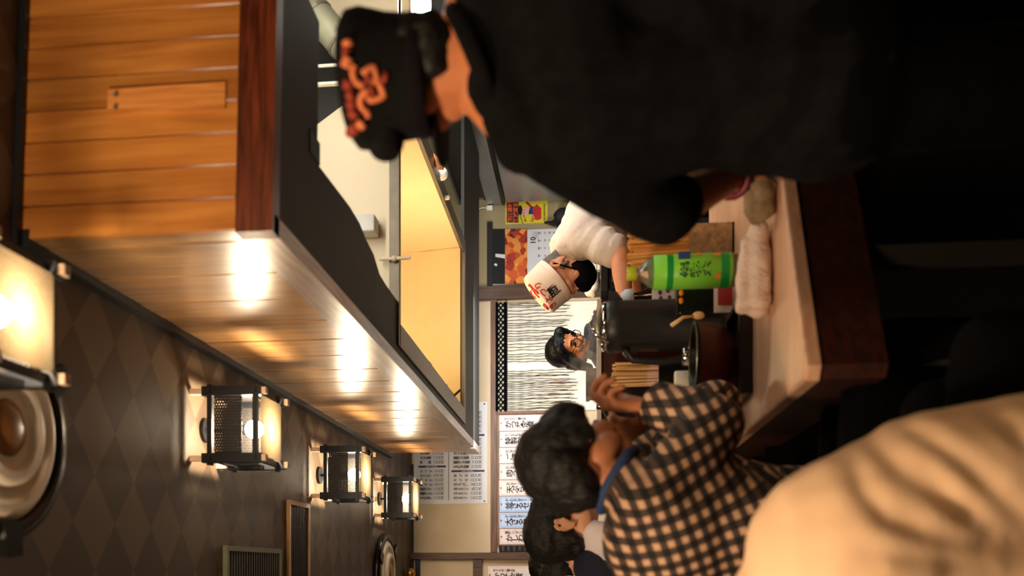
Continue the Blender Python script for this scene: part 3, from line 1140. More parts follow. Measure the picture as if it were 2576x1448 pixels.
# ------------------------------------------------------------------ fridge by the kitchen wall
M_ss = mat('fridge_steel', (150, 154, 156), .34, metal=.55, var=.1, scale=3)
M_ssd = mat('fridge_grille', (62, 62, 62), .5, metal=.3)
fx, fy0, fy1 = (PPY - 508) / FPX * (YW - .06), 4.72, YW - .06
fr = thing('steel_fridge', 'tall stainless steel kitchen fridge with two doors against the far wall', 'fridge', (fx + .32, (fy0 + fy1) / 2, 0))
MB().box(fx + .03, XR - .02, fy0, fy1, .08, 1.98).build('body', M_ss, fr)
ym = P(1300, 412, 5.5)
ymid = fx * FPX / (PPY - 412)
for (ya, yb) in ((fy0 + .01, ymid - .006), (ymid + .006, fy1 - .01)):
    dr = MB().box(fx, fx + .03, ya, yb, 1.0, 1.865, .006).build('door', M_ss, fr)
    MB().box(fx - .02, fx, yb - .06 if ya < ymid - .1 else ya + .04, yb - .04 if ya < ymid - .1 else ya + .06, 1.1, 1.35, .005).build('handle', M_ssd, dr)
    MB().box(fx, fx + .03, ya, yb, .1, .985, .006).build('door', M_ss, fr)
MB().box(fx, fx + .03, fy0, fy1, 1.895, 2.0, .004).build('top_panel', M_ss, fr)
MB().box(fx - .01, fx + .02, fy0, fy1, 1.87, 1.892).build('gasket', M_black, fr)
MB().box(fx + .05, XR - .02, fy0, fy1, 2.02, 2.2).build('grille_box', M_ssd, fr)
MB().box(fx + .03, fx + .06, fy0, fy1, 2.0, 2.02).build('ledge', M_black, fr)
MB().box(fx + .02, fx + .05, fy0, fy1, 2.19, 2.205).build('trim', M_ss, fr)
for k in range(4):
    MB().box(fx + .08 + .11 * k, fx + .12 + .11 * k, fy0 + .05, fy0 + .1, 0, .08).build('foot', M_black, fr)

q = P(997, 1443, YW - .25)
gb = thing('brass_sprinkler', 'small brass sprinkler head at the corner of ceiling and far wall', 'sprinkler', (q.x, q.y, ZC - .06))
M_brass = mat('brass', (196, 140, 60), .3, metal=.8)
MB().cyl((q.x, q.y, ZC - .05), (q.x, q.y, ZC), .012).build('stem', M_brass, gb)
MB().lathe([(0, -.06), (.03, -.055), (.045, -.03), (.04, -.01), (.012, 0)], (q.x, q.y, ZC - .012), 20).build('dome', M_brass, gb, smooth=True)
mb = MB()
q = P(1450, 560, YW - .09)
mb.ball(q, (.10, .04, .13)).ball(q + Vector((-.04, 0, -.1)), (.1, .045, .14)).ball(q + Vector((.06, 0, .08)), (.05, .035, .09)).cap(q + Vector((0, .02, .1)), .03, q + Vector((.03, .04, .22)), .012)
tag(mb.blend('hanging_cloth', M_dark, origin=q, voxel=.012, smooth=4, warp=lambda co: .01 * noise.noise(co * 12)), 'black cloth hanging on the papered wall behind the bending cook', 'cloth')
# ------------------------------------------------------------------ counter
N = Pz(2030, 950, ZK)
F = Pz(1958, 400, ZK)
fd = (F - N)
fd.z = 0
fd.normalize()
F2 = N + fd * ((3.0 - N.x) / fd.x)
CY1 = 3.25
thick = (2206 - 1477) * N.y / FPX - (CAM.z - ZK)
M_ctop = wood('counter_top_wood', (200, 150, 118), (226, 180, 148), 'X', .38, 3, coat=.15)
M_capr = wood('counter_apron_wood', (34, 10, 4), (58, 20, 8), 'X', .5, 4)
ct = thing('counter', 'long wooden counter with thick dark red edge and rounded corner', 'counter', (N.x, N.y, 0))
outl = [N + fd * .03, F2, Vector((3.0, CY1, ZK)), Vector((N.x, CY1, ZK)), N + Vector((0, .03, 0))]
mb = MB()
mb.prism([Vector((p.x, p.y, ZK - .03)) for p in outl], (0, 0, .03))
es = [e for e in mb.bm.edges if abs(e.verts[0].co.z - ZK) < 1e-4 and abs(e.verts[1].co.z - ZK) < 1e-4]
bmesh.ops.bevel(mb.bm, geom=es, offset=.008, segments=3, affect='EDGES', profile=.5)
mb.build('top', M_ctop, ct, smooth=False)
ins = .004
outl2 = [N + fd * .032 + Vector((0, ins, 0)), F2 + Vector((0, ins, 0)), Vector((3.0, CY1 - ins, ZK)), Vector((N.x + ins, CY1 - ins, ZK)), N + Vector((ins, .034, 0))]
MB().prism([Vector((p.x, p.y, ZK - thick)) for p in outl2], (0, 0, thick - .0305)).build('apron', M_capr, ct)
MB().prism([Vector((p.x, p.y, .002)) for p in [N + Vector((.35, .42, 0)), F2 + Vector((0, .35, 0)), Vector((3.0, CY1 - .05, 0)), Vector((N.x + .35, CY1 - .05, 0))]], (0, 0, ZK - thick - .004)).build('base_panel', M_dark, ct)
q = P(2300, 645, 2.0)
MB().box(q.x - .02, q.x + .02, q.y - .02, q.y + .02, .002, ZK - thick - .002).build('leg', mat('dark_leg', (22, 19, 12), .7), ct)
MB().box(N.x + .05, N.x + .09, N.y + .15, N.y + .19, .002, ZK - thick - .002).build('leg', mat('dark_leg', (22, 19, 12), .7), ct)


def on(px, py, lift=.001):
    p = Pz(px, py, ZK)
    p.z = ZK + lift
    return p


def zat(px, Y):
    return P(px, 1000, Y).z


# raised kitchen ledge behind the counter, clear guard on top
M_maroon = mat('maroon_lacquer', (58, 16, 12), .35, var=.15)
lx0, lx1 = N.x + .01, .925
lz = zat(1512, 3.2)
lg = thing('serving_ledge', 'raised dark red serving ledge with clear guard behind the black vacuum pot', 'ledge', ((lx0 + lx1) / 2, 3.2, ZK + .001))
MB().box(lx0, lx1, 3.17, 3.24, ZK + .001, lz).build('panel', M_maroon, lg)
MB().box(lx0, lx1, 3.15, 3.26, lz, lz + .014).build('shelf', mat('pale_ledge', (190, 176, 170), .4), lg)
M_clear = mat('clear_acrylic', (250, 250, 250), .05, var=0, alpha=.05)
MB().box(lx0, lx1, 3.2, 3.206, lz + .014, lz + .07).build('guard', M_clear, lg)

# bottle of green tea
M_pet = mat('clear_plastic', (240, 240, 226), .08, var=0, trans=.9, ior=1.3)
M_cap = mat('lime_cap', (176, 192, 40), .4)
M_lab = mat('green_label', (128, 214, 64), .4, var=.08, scale=14)
M_labd = mat('deep_green_label', (14, 150, 60), .4, var=.05)
p = on(1866, 678)
Hb = zat(1577, p.y) - p.z
rb = 42 * p.y / FPX
t = thing('tea_bottle', 'plastic bottle of green tea with bright green label and lime cap', 'bottle', p)
MB().lathe([(0, 0), (rb * .8, 0), (rb * .95, .008), (rb * .97, Hb * .1), (rb * .97, Hb * .74), (rb * .86, Hb * .8), (rb * .45, Hb * .885), (rb * .33, Hb * .9), (rb * .33, Hb * .93)], p, 28).build('bottle_body', M_pet, t, smooth=True)
MB().lathe([(rb * .9, .006), (rb * .9, Hb * .70), (0, Hb * .70)], p, 24).build('tea', mat('green_tea', (150, 124, 40), .1, trans=.6, ior=1.33), t, smooth=True)
lb = MB().lathe([(rb * .975, Hb * .09), (rb, Hb * .092), (rb, Hb * .768), (rb * .975, Hb * .77)], p, 32).build('label', M_lab, t, smooth=True)
for a, b in ((.60, .655), (.12, .19)):
    MB().lathe([(rb * 1.006, Hb * a), (rb * 1.006, Hb * b)], p, 32).build('label_band', M_labd, lb, smooth=True)
MB().lathe([(rb * .38, Hb * .915), (rb * .40, Hb * .92), (rb * .40, Hb * .99), (rb * .36, Hb), (0, Hb)], p, 24).build('cap', M_cap, t, smooth=True)


def wrap(me, c, r):
    """bend a flat standing print round a bottle"""
    for v in me.vertices:
        a = v.co.x / r
        v.co = Vector((c.x + math.sin(a) * (r - v.co.y), c.y - math.cos(a) * (r - v.co.y), v.co.z))
    return me


me = text_mesh(vert('緑茶'), .045, .95)
me.transform(Matrix.Translation((-.008, .0, p.z + Hb * .40)) @ Matrix.Rotation(PI / 2, 4, 'X'))
for v in me.vertices:
    v.co.y = -.0008
link_mesh('lettering', wrap(me, p, rb), mat('dark_green_ink', (28, 84, 36), .6), lb)
mb = MB()
for (a, z) in ((-.6, .22), (.75, .22), (.9, .38)):
    x = p.x + math.sin(a) * (rb + .0008)
    y = p.y - math.cos(a) * (rb + .0008)
    mb.cyl((x, y, p.z + Hb * z), (x + math.sin(a) * .001, y - math.cos(a) * .001, p.z + Hb * z), .008, seg=12)
mb.build('orange_dot', mat('orange_ink', (236, 140, 40), .5), lb)
mb = MB()
mb.box(p.x + rb * .45, p.x + rb * .9, p.y - rb * .92, p.y - rb * .55, p.z + Hb * .46, p.z + Hb * .56, .002)
mb.build('blue_mark', mat('blue_ink', (40, 62, 120), .5), lb)

# black vacuum pot
M_pot = mat('pot_black', (30, 31, 33), .42, var=.2, scale=30)
M_chr = mat('chrome', (206, 206, 210), .12, metal=1, var=.02)
Yp = 2.92
pc = P(1600, 820, Yp)
pc.z = ZK + .001
r = 64 * Yp / FPX
Hp = zat(1522, Yp) - pc.z
t = thing('vacuum_pot', 'tall black vacuum pot with handle and chrome rim on the counter', 'pot', pc)
MB().lathe([(0, 0), (r * .98, 0), (r, .006), (r, .02), (r * .985, .024), (r * .985, Hp * .86), (r * 1.0, Hp * .87), (r * 1.0, Hp * .97), (r * .9, Hp), (0, Hp)], pc, 36).build('body', M_pot, t, smooth=True)
MB().lathe([(r * .93, Hp * .985), (r * .95, Hp + .004), (r * .9, Hp + .012), (r * .84, Hp + .01)], pc, 36).build('rim', M_chr, t, smooth=True)
MB().lathe([(r * .9, Hp + .002), (r * .8, Hp + .014), (r * .4, Hp + .026), (0, Hp + .03)], pc, 32).build('lid', M_pot, t, smooth=True)
zt_, zb_ = zat(1575, Yp) - .0, zat(1742, Yp)
hx = pc.x - 88 * Yp / FPX
pts = [(pc.x - r * .9, pc.y - .02, zt_), (hx + .02, pc.y - .03, zt_), (hx, pc.y - .03, zt_ - .02), (hx - .008, pc.y - .03, (zt_ + zb_) / 2), (hx, pc.y - .03, zb_ + .02), (hx + .025, pc.y - .03, zb_), (pc.x - r * .9, pc.y - .02, zb_ + .005)]
MB().tube(pts, .0125, 10).build('handle', M_pot, t, smooth=True)
MB().prism([Vector((pc.x + r * .8, pc.y - .02, pc.z + Hp * .82)), Vector((pc.x + r * .8, pc.y - .02, pc.z + Hp * .98)), Vector((pc.x + r * 1.35, pc.y - .02, pc.z + Hp * .97)), Vector((pc.x + r * 1.3, pc.y - .02, pc.z + Hp * .9))], (0, .04, 0)).build('spout', M_pot, t)
MB().tube([(pc.x - r * .75, pc.y - r * .6, pc.z + Hp * .97), (pc.x - r * .45, pc.y - r * .7, pc.z + Hp + .03), (pc.x + .0, pc.y - r * .72, pc.z + Hp + .045), (pc.x + r * .45, pc.y - r * .7, pc.z + Hp + .03)], .006, 8).build('bail', M_chr, t, smooth=True)

# tray and bowl
M_lacq = mat('black_lacquer', (13, 13, 14), .3, var=.1)
M_bowl = mat('red_lacquer', (84, 22, 8), .4, var=.2, scale=10)
tc_ = on(1892, 868)
tr = thing('serving_tray', 'black lacquer tray with raised rim under the red bowl', 'tray', tc_)
hw, hd = .125, .105
MB().box(tc_.x - hw, tc_.x + hw, tc_.y - .01, tc_.y + 2 * hd, tc_.z, tc_.z + .01, .003).build('base', M_lacq, tr)
for (a, b, c, d_) in ((-hw, hw, -.016, -.004), (-hw, hw, 2 * hd - .006, 2 * hd + .006), (-hw, -hw + .012, -.004, 2 * hd - .006), (hw - .012, hw, -.004, 2 * hd - .006)):
    MB().box(tc_.x + a, tc_.x + b, tc_.y + c, tc_.y + d_, tc_.z + .001, tc_.z + .034, .003).build('rim', M_lacq, tr)
bc = Vector((P(1800, 882, 2.42).x, tc_.y + hd - .006, tc_.z + .0112))
zr = zat(1742, bc.y) - bc.z
rb_ = .098
bw = thing('noodle_bowl', 'dark red lacquer bowl with black rim standing on the tray', 'bowl', bc)
MB().lathe([(0, .004), (.04, .004), (.046, 0), (.05, .0), (.052, .016), (.062, .026), (.083, .05), (.094, .085), (rb_, zr - .012)], bc, 36).build('shell', M_bowl, bw, smooth=True)
MB().lathe([(rb_, zr - .012), (rb_ + .003, zr - .002), (rb_ - .001, zr), (rb_ - .005, zr - .004), (.088, .08), (.05, .03), (0, .024)], bc, 36).build('rim', M_lacq, bw, smooth=True)
MB().lathe([(0, zr * .72), (.088, zr * .72)], bc, 30).build('broth', mat('broth', (70, 40, 16), .15), bw)
cp = on(1868, 935)
cp = Vector((cp.x - .01, tc_.y + 2 * hd + .05, ZK + .001))
cu_ = thing('white_cup', 'small white cup on the counter behind the red bowl', 'cup', cp)
MB().lathe([(0, 0), (.022, 0), (.024, .006), (.036, .06), (.034, .06), (.024, .012), (0, .01)], cp, 28).build('wall', mat('porcelain', (232, 226, 214), .25, var=.03), cu_, smooth=True)
MB().lathe([(.0352, .0585), (.037, .061), (.0345, .0635), (.033, .061)], cp, 28).build('rim', mat('porcelain', (232, 226, 214), .25), cu_, smooth=True)

# folded hand towel and a crumpled pouch
M_towel = mat('towel', (226, 200, 184), .95, var=.06, bump=.5, bscale=140)


def rumple(a, f):
    return lambda co: a * (noise.noise(co * f) + .5 * noise.noise(co * f * 2.3))


p = on(1950, 655)
mb = MB()
wd = .165
ya = Vector((1, .12, 0)).normalized()
for i, (dx, dz, dy, rr) in enumerate(((0, .026, 0, .026), (0, .026, .045, .028), (0, .060, .012, .02), (0, .058, .045, .02))):
    c0 = p + ya * (-wd / 2) + Vector((0, dy + .03, dz + .001))
    c1 = p + ya * (wd / 2 - .01 * i) + Vector((0, dy + .03, dz + .001 - .012 * (i > 1)))
    mb.cap(c0, rr, c1, rr * .9)
tag(mb.blend('hand_towel', M_towel, origin=p, voxel=.006, smooth=4, warp=rumple(.005, 26)), 'rolled white hand towel lying near the edge of the counter', 'towel')
M_pouch = mat('pouch_cloth', (134, 112, 84), .9, var=.15, scale=30, bump=.4)
p = on(1968, 425)
mb = MB()
mb.ball(p + Vector((0, .07, .036)), (.085, .045, .035)).ball(p + Vector((.03, .065, .06)), (.055, .035, .03)).ball(p + Vector((-.05, .07, .035)), (.04, .04, .034)).cap(p + Vector((.04, .06, .07)), .02, p + Vector((.07, .07, .09)), .012)
t = mb.blend('cloth_pouch', M_pouch, origin=p, voxel=.006, smooth=3, warp=rumple(.009, 24))
tag(t, 'crumpled grey brown cloth pouch under the hand of the dark jacket person', 'pouch')

# chopstick holders
M_chop = wood('chopstick_wood', (196, 124, 52), (232, 172, 96), 'Z', .6, 5)
M_chop2 = wood('pale_chopstick', (206, 158, 96), (240, 200, 140), 'Z', .6, 5)
M_box = mat('patterned_box', (150, 116, 84), .7, var=.35, scale=70)


def chop_holder(c, wd, dp, hbox, htop, n, mstick, mbox, label, glabel, fan, band=None):
    t = thing('chopstick_holder', label, 'holder', c)
    z0 = c.z
    for (a, b, e, f) in ((-wd, wd, -dp, -dp + .004), (-wd, wd, dp - .004, dp), (-wd, -wd + .004, -dp + .004, dp - .004), (wd - .004, wd, -dp + .004, dp - .004)):
        MB().box(c.x + a, c.x + b, c.y + e, c.y + f, z0 + .001, z0 + hbox).build('wall', mbox, t)
    MB().box(c.x - wd, c.x + wd, c.y - dp, c.y + dp, z0, z0 + .006).build('base', mbox, t)
    rr = random.Random(int(n))
    first = None
    rows = 4
    for k in range(n):
        i, j = k % (n // rows + 1), k // (n // rows + 1)
        fx_ = (-wd + .012) + (2 * wd - .024) * (i / max(1, n // rows))
        fy_ = -dp + .012 + (2 * dp - .024) * j / (rows - 1)
        tx = fx_ * fan + rr.uniform(-.004, .004)
        top = htop - rr.uniform(0, .02)
        pa_, pb_ = Vector((c.x + fx_, c.y + fy_, z0 + .008)), Vector((c.x + tx, c.y + fy_ + rr.uniform(-.004, .006), z0 + top))
        o = MB().bar(pa_, pb_, .0075, .0065).build('chopsticks', mstick, origin=pa_)
        tag(o, glabel, 'chopsticks', glabel)
        if band:
            MB().bar(pa_.lerp(pb_, .55), pa_.lerp(pb_, .66), .0085, .0075).build('paper_band', band, o)
    return t


pY = 2.72
c = P(1800, 612, pY)
c.z = ZK + .001
chop_holder(c, .048, .035, zat(1732, pY) - c.z, zat(1577, pY) - c.z, 44, M_chop, M_box, 'patterned box full of wooden chopsticks behind the tea bottle', 'plain wooden chopsticks standing in the patterned box behind the tea bottle', 1.35)
pY = 3.0
c = P(1700, 940, pY)
c.z = ZK + .001
chop_holder(c, .04, .035, zat(1655, pY) - c.z, zat(1536, pY) - c.z, 28, M_chop2, M_lacq, 'black box of pale chopsticks beside the vacuum pot handle', 'pale chopsticks with paper bands in the black box beside the vacuum pot', 1.12, mat('paper_band', (228, 190, 170), .7))

# menu card, condiment box, jars
pY = 3.02
x1_, x0_ = P(1700, 722, pY).x, P(1700, 764, pY).x
c = Vector(((x0_ + x1_) / 2, pY, ZK + .001))
mc = thing('menu_card', 'white menu card in a black stand between tea bottle and vacuum pot', 'card', c)
MB().box(x0_, x1_, pY, pY + .003, zat(1704, pY), zat(1640, pY)).build('card', M_sheet, mc)
mb = MB()
for px, py in ((1660, 735), (1662, 750), (1680, 730), (1684, 748), (1690, 758)):
    q = P(px, py, pY - .001)
    mb.ball(q, (.008, .0008, .006), seg=10, rings=6)
mb.build('printed_dish', mat('dish_print', (110, 60, 44), .6, var=.4, scale=60), mc)
MB().box(x0_ - .01, x1_ + .012, pY - .012, pY + .02, ZK + .001, zat(1704, pY)).build('stand', M_lacq, mc)
c = P(1750, 752, 2.74)
c.z = ZK + .001
bx = thing('condiment_box', 'black condiment box with small orange marks in front of the menu card', 'box', c)
MB().box(c.x - .05, c.x + .05, c.y - .03, c.y + .03, c.z, zat(1706, 2.74), .004).build('body', M_lacq, bx)
MB().box(c.x - .052, c.x + .052, c.y - .032, c.y + .032, zat(1706, 2.74), zat(1700, 2.74), .002).build('lid', M_lacq, bx)
for py in (736, 756):
    q = P(1713, py, c.y - .031)
    MB().ball(q, (.009, .002, .007), seg=12, rings=8).build('orange_mark', mat('orange_ink', (236, 140, 40), .5), bx)
q = P(1705, 800, c.y - .05)
e0, e1 = P(1718, 798, c.y - .04), P(1690, 818, c.y - .06)
sp_ = thing('wooden_spoon', 'short wooden spoon handle leaning against the black condiment box', 'spoon', e0)
MB().tube([e0 + Vector((.004, .004, -.03)), e0, e1], [.004, .005, .0065], 10).build('shaft', M_chop2, sp_, smooth=True)
MB().ball(e0 + Vector((.006, .006, -.045)), (.012, .006, .018)).build('spoon_bowl', M_chop2, sp_, smooth=True)
c = P(1830, 745, 2.66)
c.z = ZK + .001
cd_ = thing('price_card', 'small pink and white card standing in front of the black condiment box', 'card', c)
MB().box(c.x - .045, c.x + .045, c.y, c.y + .003, c.z, zat(1796, 2.66)).build('card', M_pinkc, cd_)
MB().box(c.x - .025, c.x + .035, c.y - .0015, c.y, c.z + .01, zat(1806, 2.66)).build('red_patch', mat('card_red', (190, 60, 70), .5), cd_)


def jar(px, py, Y, r, ztop, mbody, mcap, label, capf=.75, red=False):
    c = P(px, py, Y)
    c.z = ZK + .001
    H = zat(ztop, Y) - c.z
    t = thing('condiment_jar', label, 'jar', c, 'condiment jars by the bowl')
    MB().lathe([(0, 0), (r, 0), (r, H * capf * .9), (r * .8, H * capf), (r * .8, H * capf + .002)], c, 24).build('glass', mbody, t, smooth=True)
    MB().lathe([(r * .86, H * capf), (r * .9, H * capf + .002), (r * .9, H - .004), (r * .8, H), (0, H)], c, 24).build('cap', mcap, t, smooth=True)
    if red:
        MB().lathe([(r * 1.01, H * .2), (r * 1.01, H * .6)], c, 24).build('label', mat('card_red', (190, 60, 70), .5), t, smooth=True)
    return t


M_gl = mat('jar_glass', (190, 150, 130), .1, var=.2, trans=.5, ior=1.3)
jar(1780, 895, 2.78, .032, 1716, M_gl, M_chr, 'clear spice jar with silver cap left of the vacuum pot', .8, True)
jar(1780, 950, 2.62, .024, 1697, mat('jar_red', (150, 60, 44), .3), M_white, 'small spice jar with tall white cap beside the forearm of the checked shirt man', .72, True)
c = P(1600, 745, 3.1)
c.z = ZK + .001
H = zat(1562, 3.1) - c.z
t = thing('sauce_bottle', 'dark sauce bottle with blue and white cap behind the vacuum pot spout', 'bottle', c)
MB().lathe([(0, 0), (.03, 0), (.031, .01), (.031, H * .68), (.014, H * .82), (.012, H * .88)], c, 24).build('glass', mat('brown_glass', (40, 22, 14), .15), t, smooth=True)
MB().lathe([(.013, H * .86), (.026, H * .87), (.024, H * .95), (.012, H), (0, H)], c, 24).build('cap', mat('pale_blue_cap', (190, 208, 228), .4), t, smooth=True)
MB().lathe([(.0315, H * .2), (.0315, H * .6)], c, 24).build('label', M_sheet, t, smooth=True)
c = P(1600, 1020, 3.08)
c.z = ZK + .001
H = zat(1500, 3.06) - c.z
t = thing('black_kettle', 'black kettle with shiny lid at the far left of the counter', 'kettle', c)
MB().lathe([(0, 0), (.05, 0), (.058, .02), (.056, H * .7), (.045, H * .84), (.03, H * .88)], c, 28).build('body', M_lacq, t, smooth=True)
MB().lathe([(.046, H * .85), (.04, H * .91), (.012, H * .95), (.01, H), (0, H)], c, 28).build('lid', M_chr, t, smooth=True)
MB().tube([(c.x - .052, c.y, c.z + H * .2), (c.x - .09, c.y, c.z + H * .3), (c.x - .09, c.y, c.z + H * .62), (c.x - .05, c.y, c.z + H * .7)], .007, 8).build('handle', M_lacq, t, smooth=True)

# kitchen worktop far behind with bags and boxes
wz = zat(1512, 4.4)
wk = thing('kitchen_unit', 'dark kitchen unit with flat top behind the bending cook', 'cabinet', (1.75, 4.62, 0))
MB().box(1.34, 2.36, 4.4, 4.64, .08, wz - .03).build('body', M_dark, wk)
MB().box(1.32, 2.38, 4.37, 4.66, wz - .03, wz).build('top', M_black, wk)
for k in range(3):
    MB().box(1.36 + k * .33, 1.66 + k * .33, 4.38, 4.4, .12, wz - .05, .004).build('door', M_dark, wk)
MB().box(1.38, 2.3, 4.45, 4.6, 0, .08).build('plinth', M_black, wk)
M_bag = mat('plastic_bag', (236, 232, 232), .45, var=.05)
q = Vector((P(1500, 708, 4.5).x, 4.52, wz + .002))
mb = MB()
mb.ball(q + Vector((0, 0, .035)), (.07, .05, .034)).ball(q + Vector((-.03, .01, .05)), (.035, .035, .03)).ball(q + Vector((.045, 0, .04)), (.04, .04, .036)).cap(q + Vector((.02, 0, .06)), .02, q + Vector((.03, 0, .085)), .012)
tag(mb.blend('plastic_bag', M_bag, origin=q, voxel=.006, smooth=3, warp=rumple(.008, 24)), 'crumpled white plastic bag on the kitchen unit below the masked face', 'bag')
for k in range(3):
    q = Vector((P(1500, 664, 4.5).x, 4.5, wz + .002 + k * .0245))
    t = thing('plastic_tub', ['lowest of three clear food tubs stacked on the kitchen unit', 'middle of three clear food tubs stacked on the kitchen unit', 'topmost of three clear food tubs stacked on the kitchen unit'][k], 'tub', q, 'stacked food tubs')
    MB().box(q.x - .045, q.x + .045, q.y - .05, q.y + .05, q.z, q.z + .019, .004).build('tray', mat('tub_plastic', (226, 210, 196), .35, var=.06), t)
    MB().box(q.x - .048, q.x + .048, q.y - .053, q.y + .053, q.z + .019, q.z + .0235, .001).build('lid', M_bag, t)
c = P(1500, 965, 4.0)
zb_ = zat(1550, 4.0)
bx = thing('maroon_crate', 'dark maroon crate standing in the steam behind the serving ledge', 'crate', (c.x, 4.05, 0))
MB().box(c.x - .05, c.x + .07, 4.0, 4.12, .9, zat(1476, 4.0), .004).build('body', M_maroon, bx)
MB().box(c.x - .054, c.x + .074, 3.996, 4.124, zat(1476, 4.0) - .012, zat(1476, 4.0) + .004, .002).build('lid', M_maroon, bx)
MB().box(c.x - .06, c.x + .08, 3.98, 4.14, .0, .9).build('stand', M_dark, bx)
# steam rising by the ledge
mt = bpy.data.materials.new('steam')
mt.use_nodes = True
nt = mt.node_tree
nt.nodes.remove(nt.nodes['Principled BSDF'])
pv = nt.nodes.new('ShaderNodeVolumePrincipled')
pv.inputs['Color'].default_value = (1, 1, 1, 1)
tc = nt.nodes.new('ShaderNodeTexCoord')
nz = nt.nodes.new('ShaderNodeTexNoise')
nz.inputs['Scale'].default_value = 14
nz.inputs['Detail'].default_value = 3
nt.links.new(tc.outputs['Object'], nz.inputs['Vector'])
rp = nt.nodes.new('ShaderNodeMapRange')
rp.inputs['From Min'].default_value = .45
rp.inputs['From Max'].default_value = .75
rp.inputs['To Max'].default_value = 9
nt.links.new(nz.outputs['Fac'], rp.inputs['Value'])
nt.links.new(rp.outputs[0], pv.inputs['Density'])
nt.links.new(pv.outputs[0], nt.nodes['Material Output'].inputs['Volume'])
q = P(1495, 945, 3.75)
mb = MB()
mb.ball(q + Vector((0, 0, .0)), (.09, .06, .09)).ball(q + Vector((.06, 0, .05)), (.06, .05, .07))
s_ = mb.blend('steam', mt, origin=q, voxel=.02, smooth=3)
tag(s_, 'thin white steam rising behind the serving ledge', 'steam', kind='stuff')

# pale wood standing in for a translucent plate screwed to the canopy front
ppz = C + u * .2
a_, b_ = P(262, 282, C.y - .004), P(560, 196, C.y - .004)
va, vb = C + u * ((a_.x - C.x) / u.x) + nrm * .006, C + u * ((b_.x - C.x) / u.x) + nrm * .006
zt_, zb_ = a_.z, b_.z
pp = thing('screwed_plate', 'pale wood stand-in for a translucent plate with two screws on the canopy front boards', 'plate', Vector((va.x, va.y, zb_)))
MB().prism([Vector((va.x, va.y, zb_)), Vector((vb.x, vb.y, zb_)), Vector((vb.x, vb.y, zb_)) - nrm * .004, Vector((va.x, va.y, zb_)) - nrm * .004], (0, 0, zt_ - zb_)).build('board', wood('plate_wood', (176, 104, 46), (214, 144, 76), 'Z', .4), pp)
for f in (.25, .75):
    q = va.lerp(vb, f) + nrm * .001
    MB().cyl(Vector((q.x, q.y, zt_ - .02)), Vector((q.x, q.y, zt_ - .02)) + nrm * .003, .005, seg=12).build('screw', M_steeld, pp)
# ------------------------------------------------------------------ people
def skin(name, col, red=.1):
    mt = mat(name, col, .5, var=.08, scale=30, bump=.08, bscale=400)
    mt.node_tree.nodes['Principled BSDF'].inputs['Subsurface Weight'].default_value = .12
    mt.node_tree.nodes['Principled BSDF'].inputs['Subsurface Radius'].default_value = (.02, .008, .004)
    return mt


def hairmat(name, col, rough=.42):
    return mat(name, col, rough, var=.4, scale=50, bump=.5, bscale=160, stretch=(1, 1, .25))


def frame(fwd, up):
    f = Vector(fwd).normalized()
    r = f.cross(Vector(up)).normalized()
    uu = r.cross(f).normalized()
    return r, f, uu, Matrix((r, f, uu)).transposed()


def head(mb, c, fwd, up, s=1.0, ears=True):
    r, f, uu, M = frame(fwd, up)
    c = Vector(c)
    A = lambda a, b, d: c + (r * a + f * b + uu * d) * s
    B = lambda p, q: mb.ball(p, tuple(v * s for v in q), M, 20, 14)
    B(A(0, -.012, .028), (.074, .094, .084))
    B(A(0, .03, -.03), (.058, .062, .078))
    B(A(0, .05, -.082), (.036, .036, .028))
    B(A(0, .072, .022), (.05, .02, .012))
    for q in (-1, 1):
        B(A(.036 * q, .066, -.026), (.024, .022, .026))
        B(A(.046 * q, .01, -.06), (.022, .05, .03))
        B(A(.013 * q, .096, -.03), (.009, .01, .008))
        if ears:
            B(A(.076 * q, -.014, -.004), (.008, .02, .03))
            pts = [A(.082 * q + .006 * q * math.sin(t), -.014 - .02 * math.cos(t), .002 + .03 * math.sin(t)) for t in [x * .45 for x in range(9)]]
            mb.tube(pts, .005 * s, 8)
            B(A(.078 * q, -.008, -.032), (.006, .009, .01))
    mb.cap(A(0, .09, .012), .009 * s, A(0, .107, -.026), .0125 * s)
    B(A(0, .086, -.056), (.022, .011, .006))
    B(A(0, .084, -.066), (.019, .011, .007))
    return A, M


def hand(mb, wr, d, n, th, curl=.5, s=1.0):
    """wr wrist, d hand direction, n palm-facing normal, th thumb side"""
    d, n, th = Vector(d).normalized(), Vector(n).normalized(), Vector(th).normalized()
    wr = Vector(wr)
    kn = []
    for i, (off, ln) in enumerate(((.03, .086), (.01, .09), (-.01, .086), (-.029, .078))):
        b = wr + (d * ln + th * off) * s
        mb.cap(wr + (d * .012 + th * off * .5) * s, .013 * s, b, .0115 * s, 10)
        kn.append(b)
    for i, (b, L) in enumerate(zip(kn, (.07, .078, .072, .056))):
        a = curl * (1 + .12 * i)
        p = b
        ang = 0
        rr = .0092 if i < 3 else .0082
        for j, fr in enumerate((.45, .3, .25)):
            ang += a * (.8, 1.0, .7)[j]
            e = p + (d * math.cos(ang) + n * math.sin(ang)) * L * fr * s
            mb.cap(p, rr * s, e, rr * .9 * s, 10)
            rr *= .92
            p = e
    t0 = wr + (d * .022 + th * .022) * s
    t1 = t0 + (th * .75 + d * .6 + n * .25).normalized() * .042 * s
    t2 = t1 + (th * .25 + d * .9 + n * .45).normalized() * .034 * s
    t3 = t2 + (d * .85 + n * .6 - th * .05).normalized() * .026 * s
    mb.cap(t0, .0145 * s, t1, .0115 * s, 10).cap(t1, .0115 * s, t2, .0098 * s, 10).cap(t2, .0098 * s, t3, .0085 * s, 10)


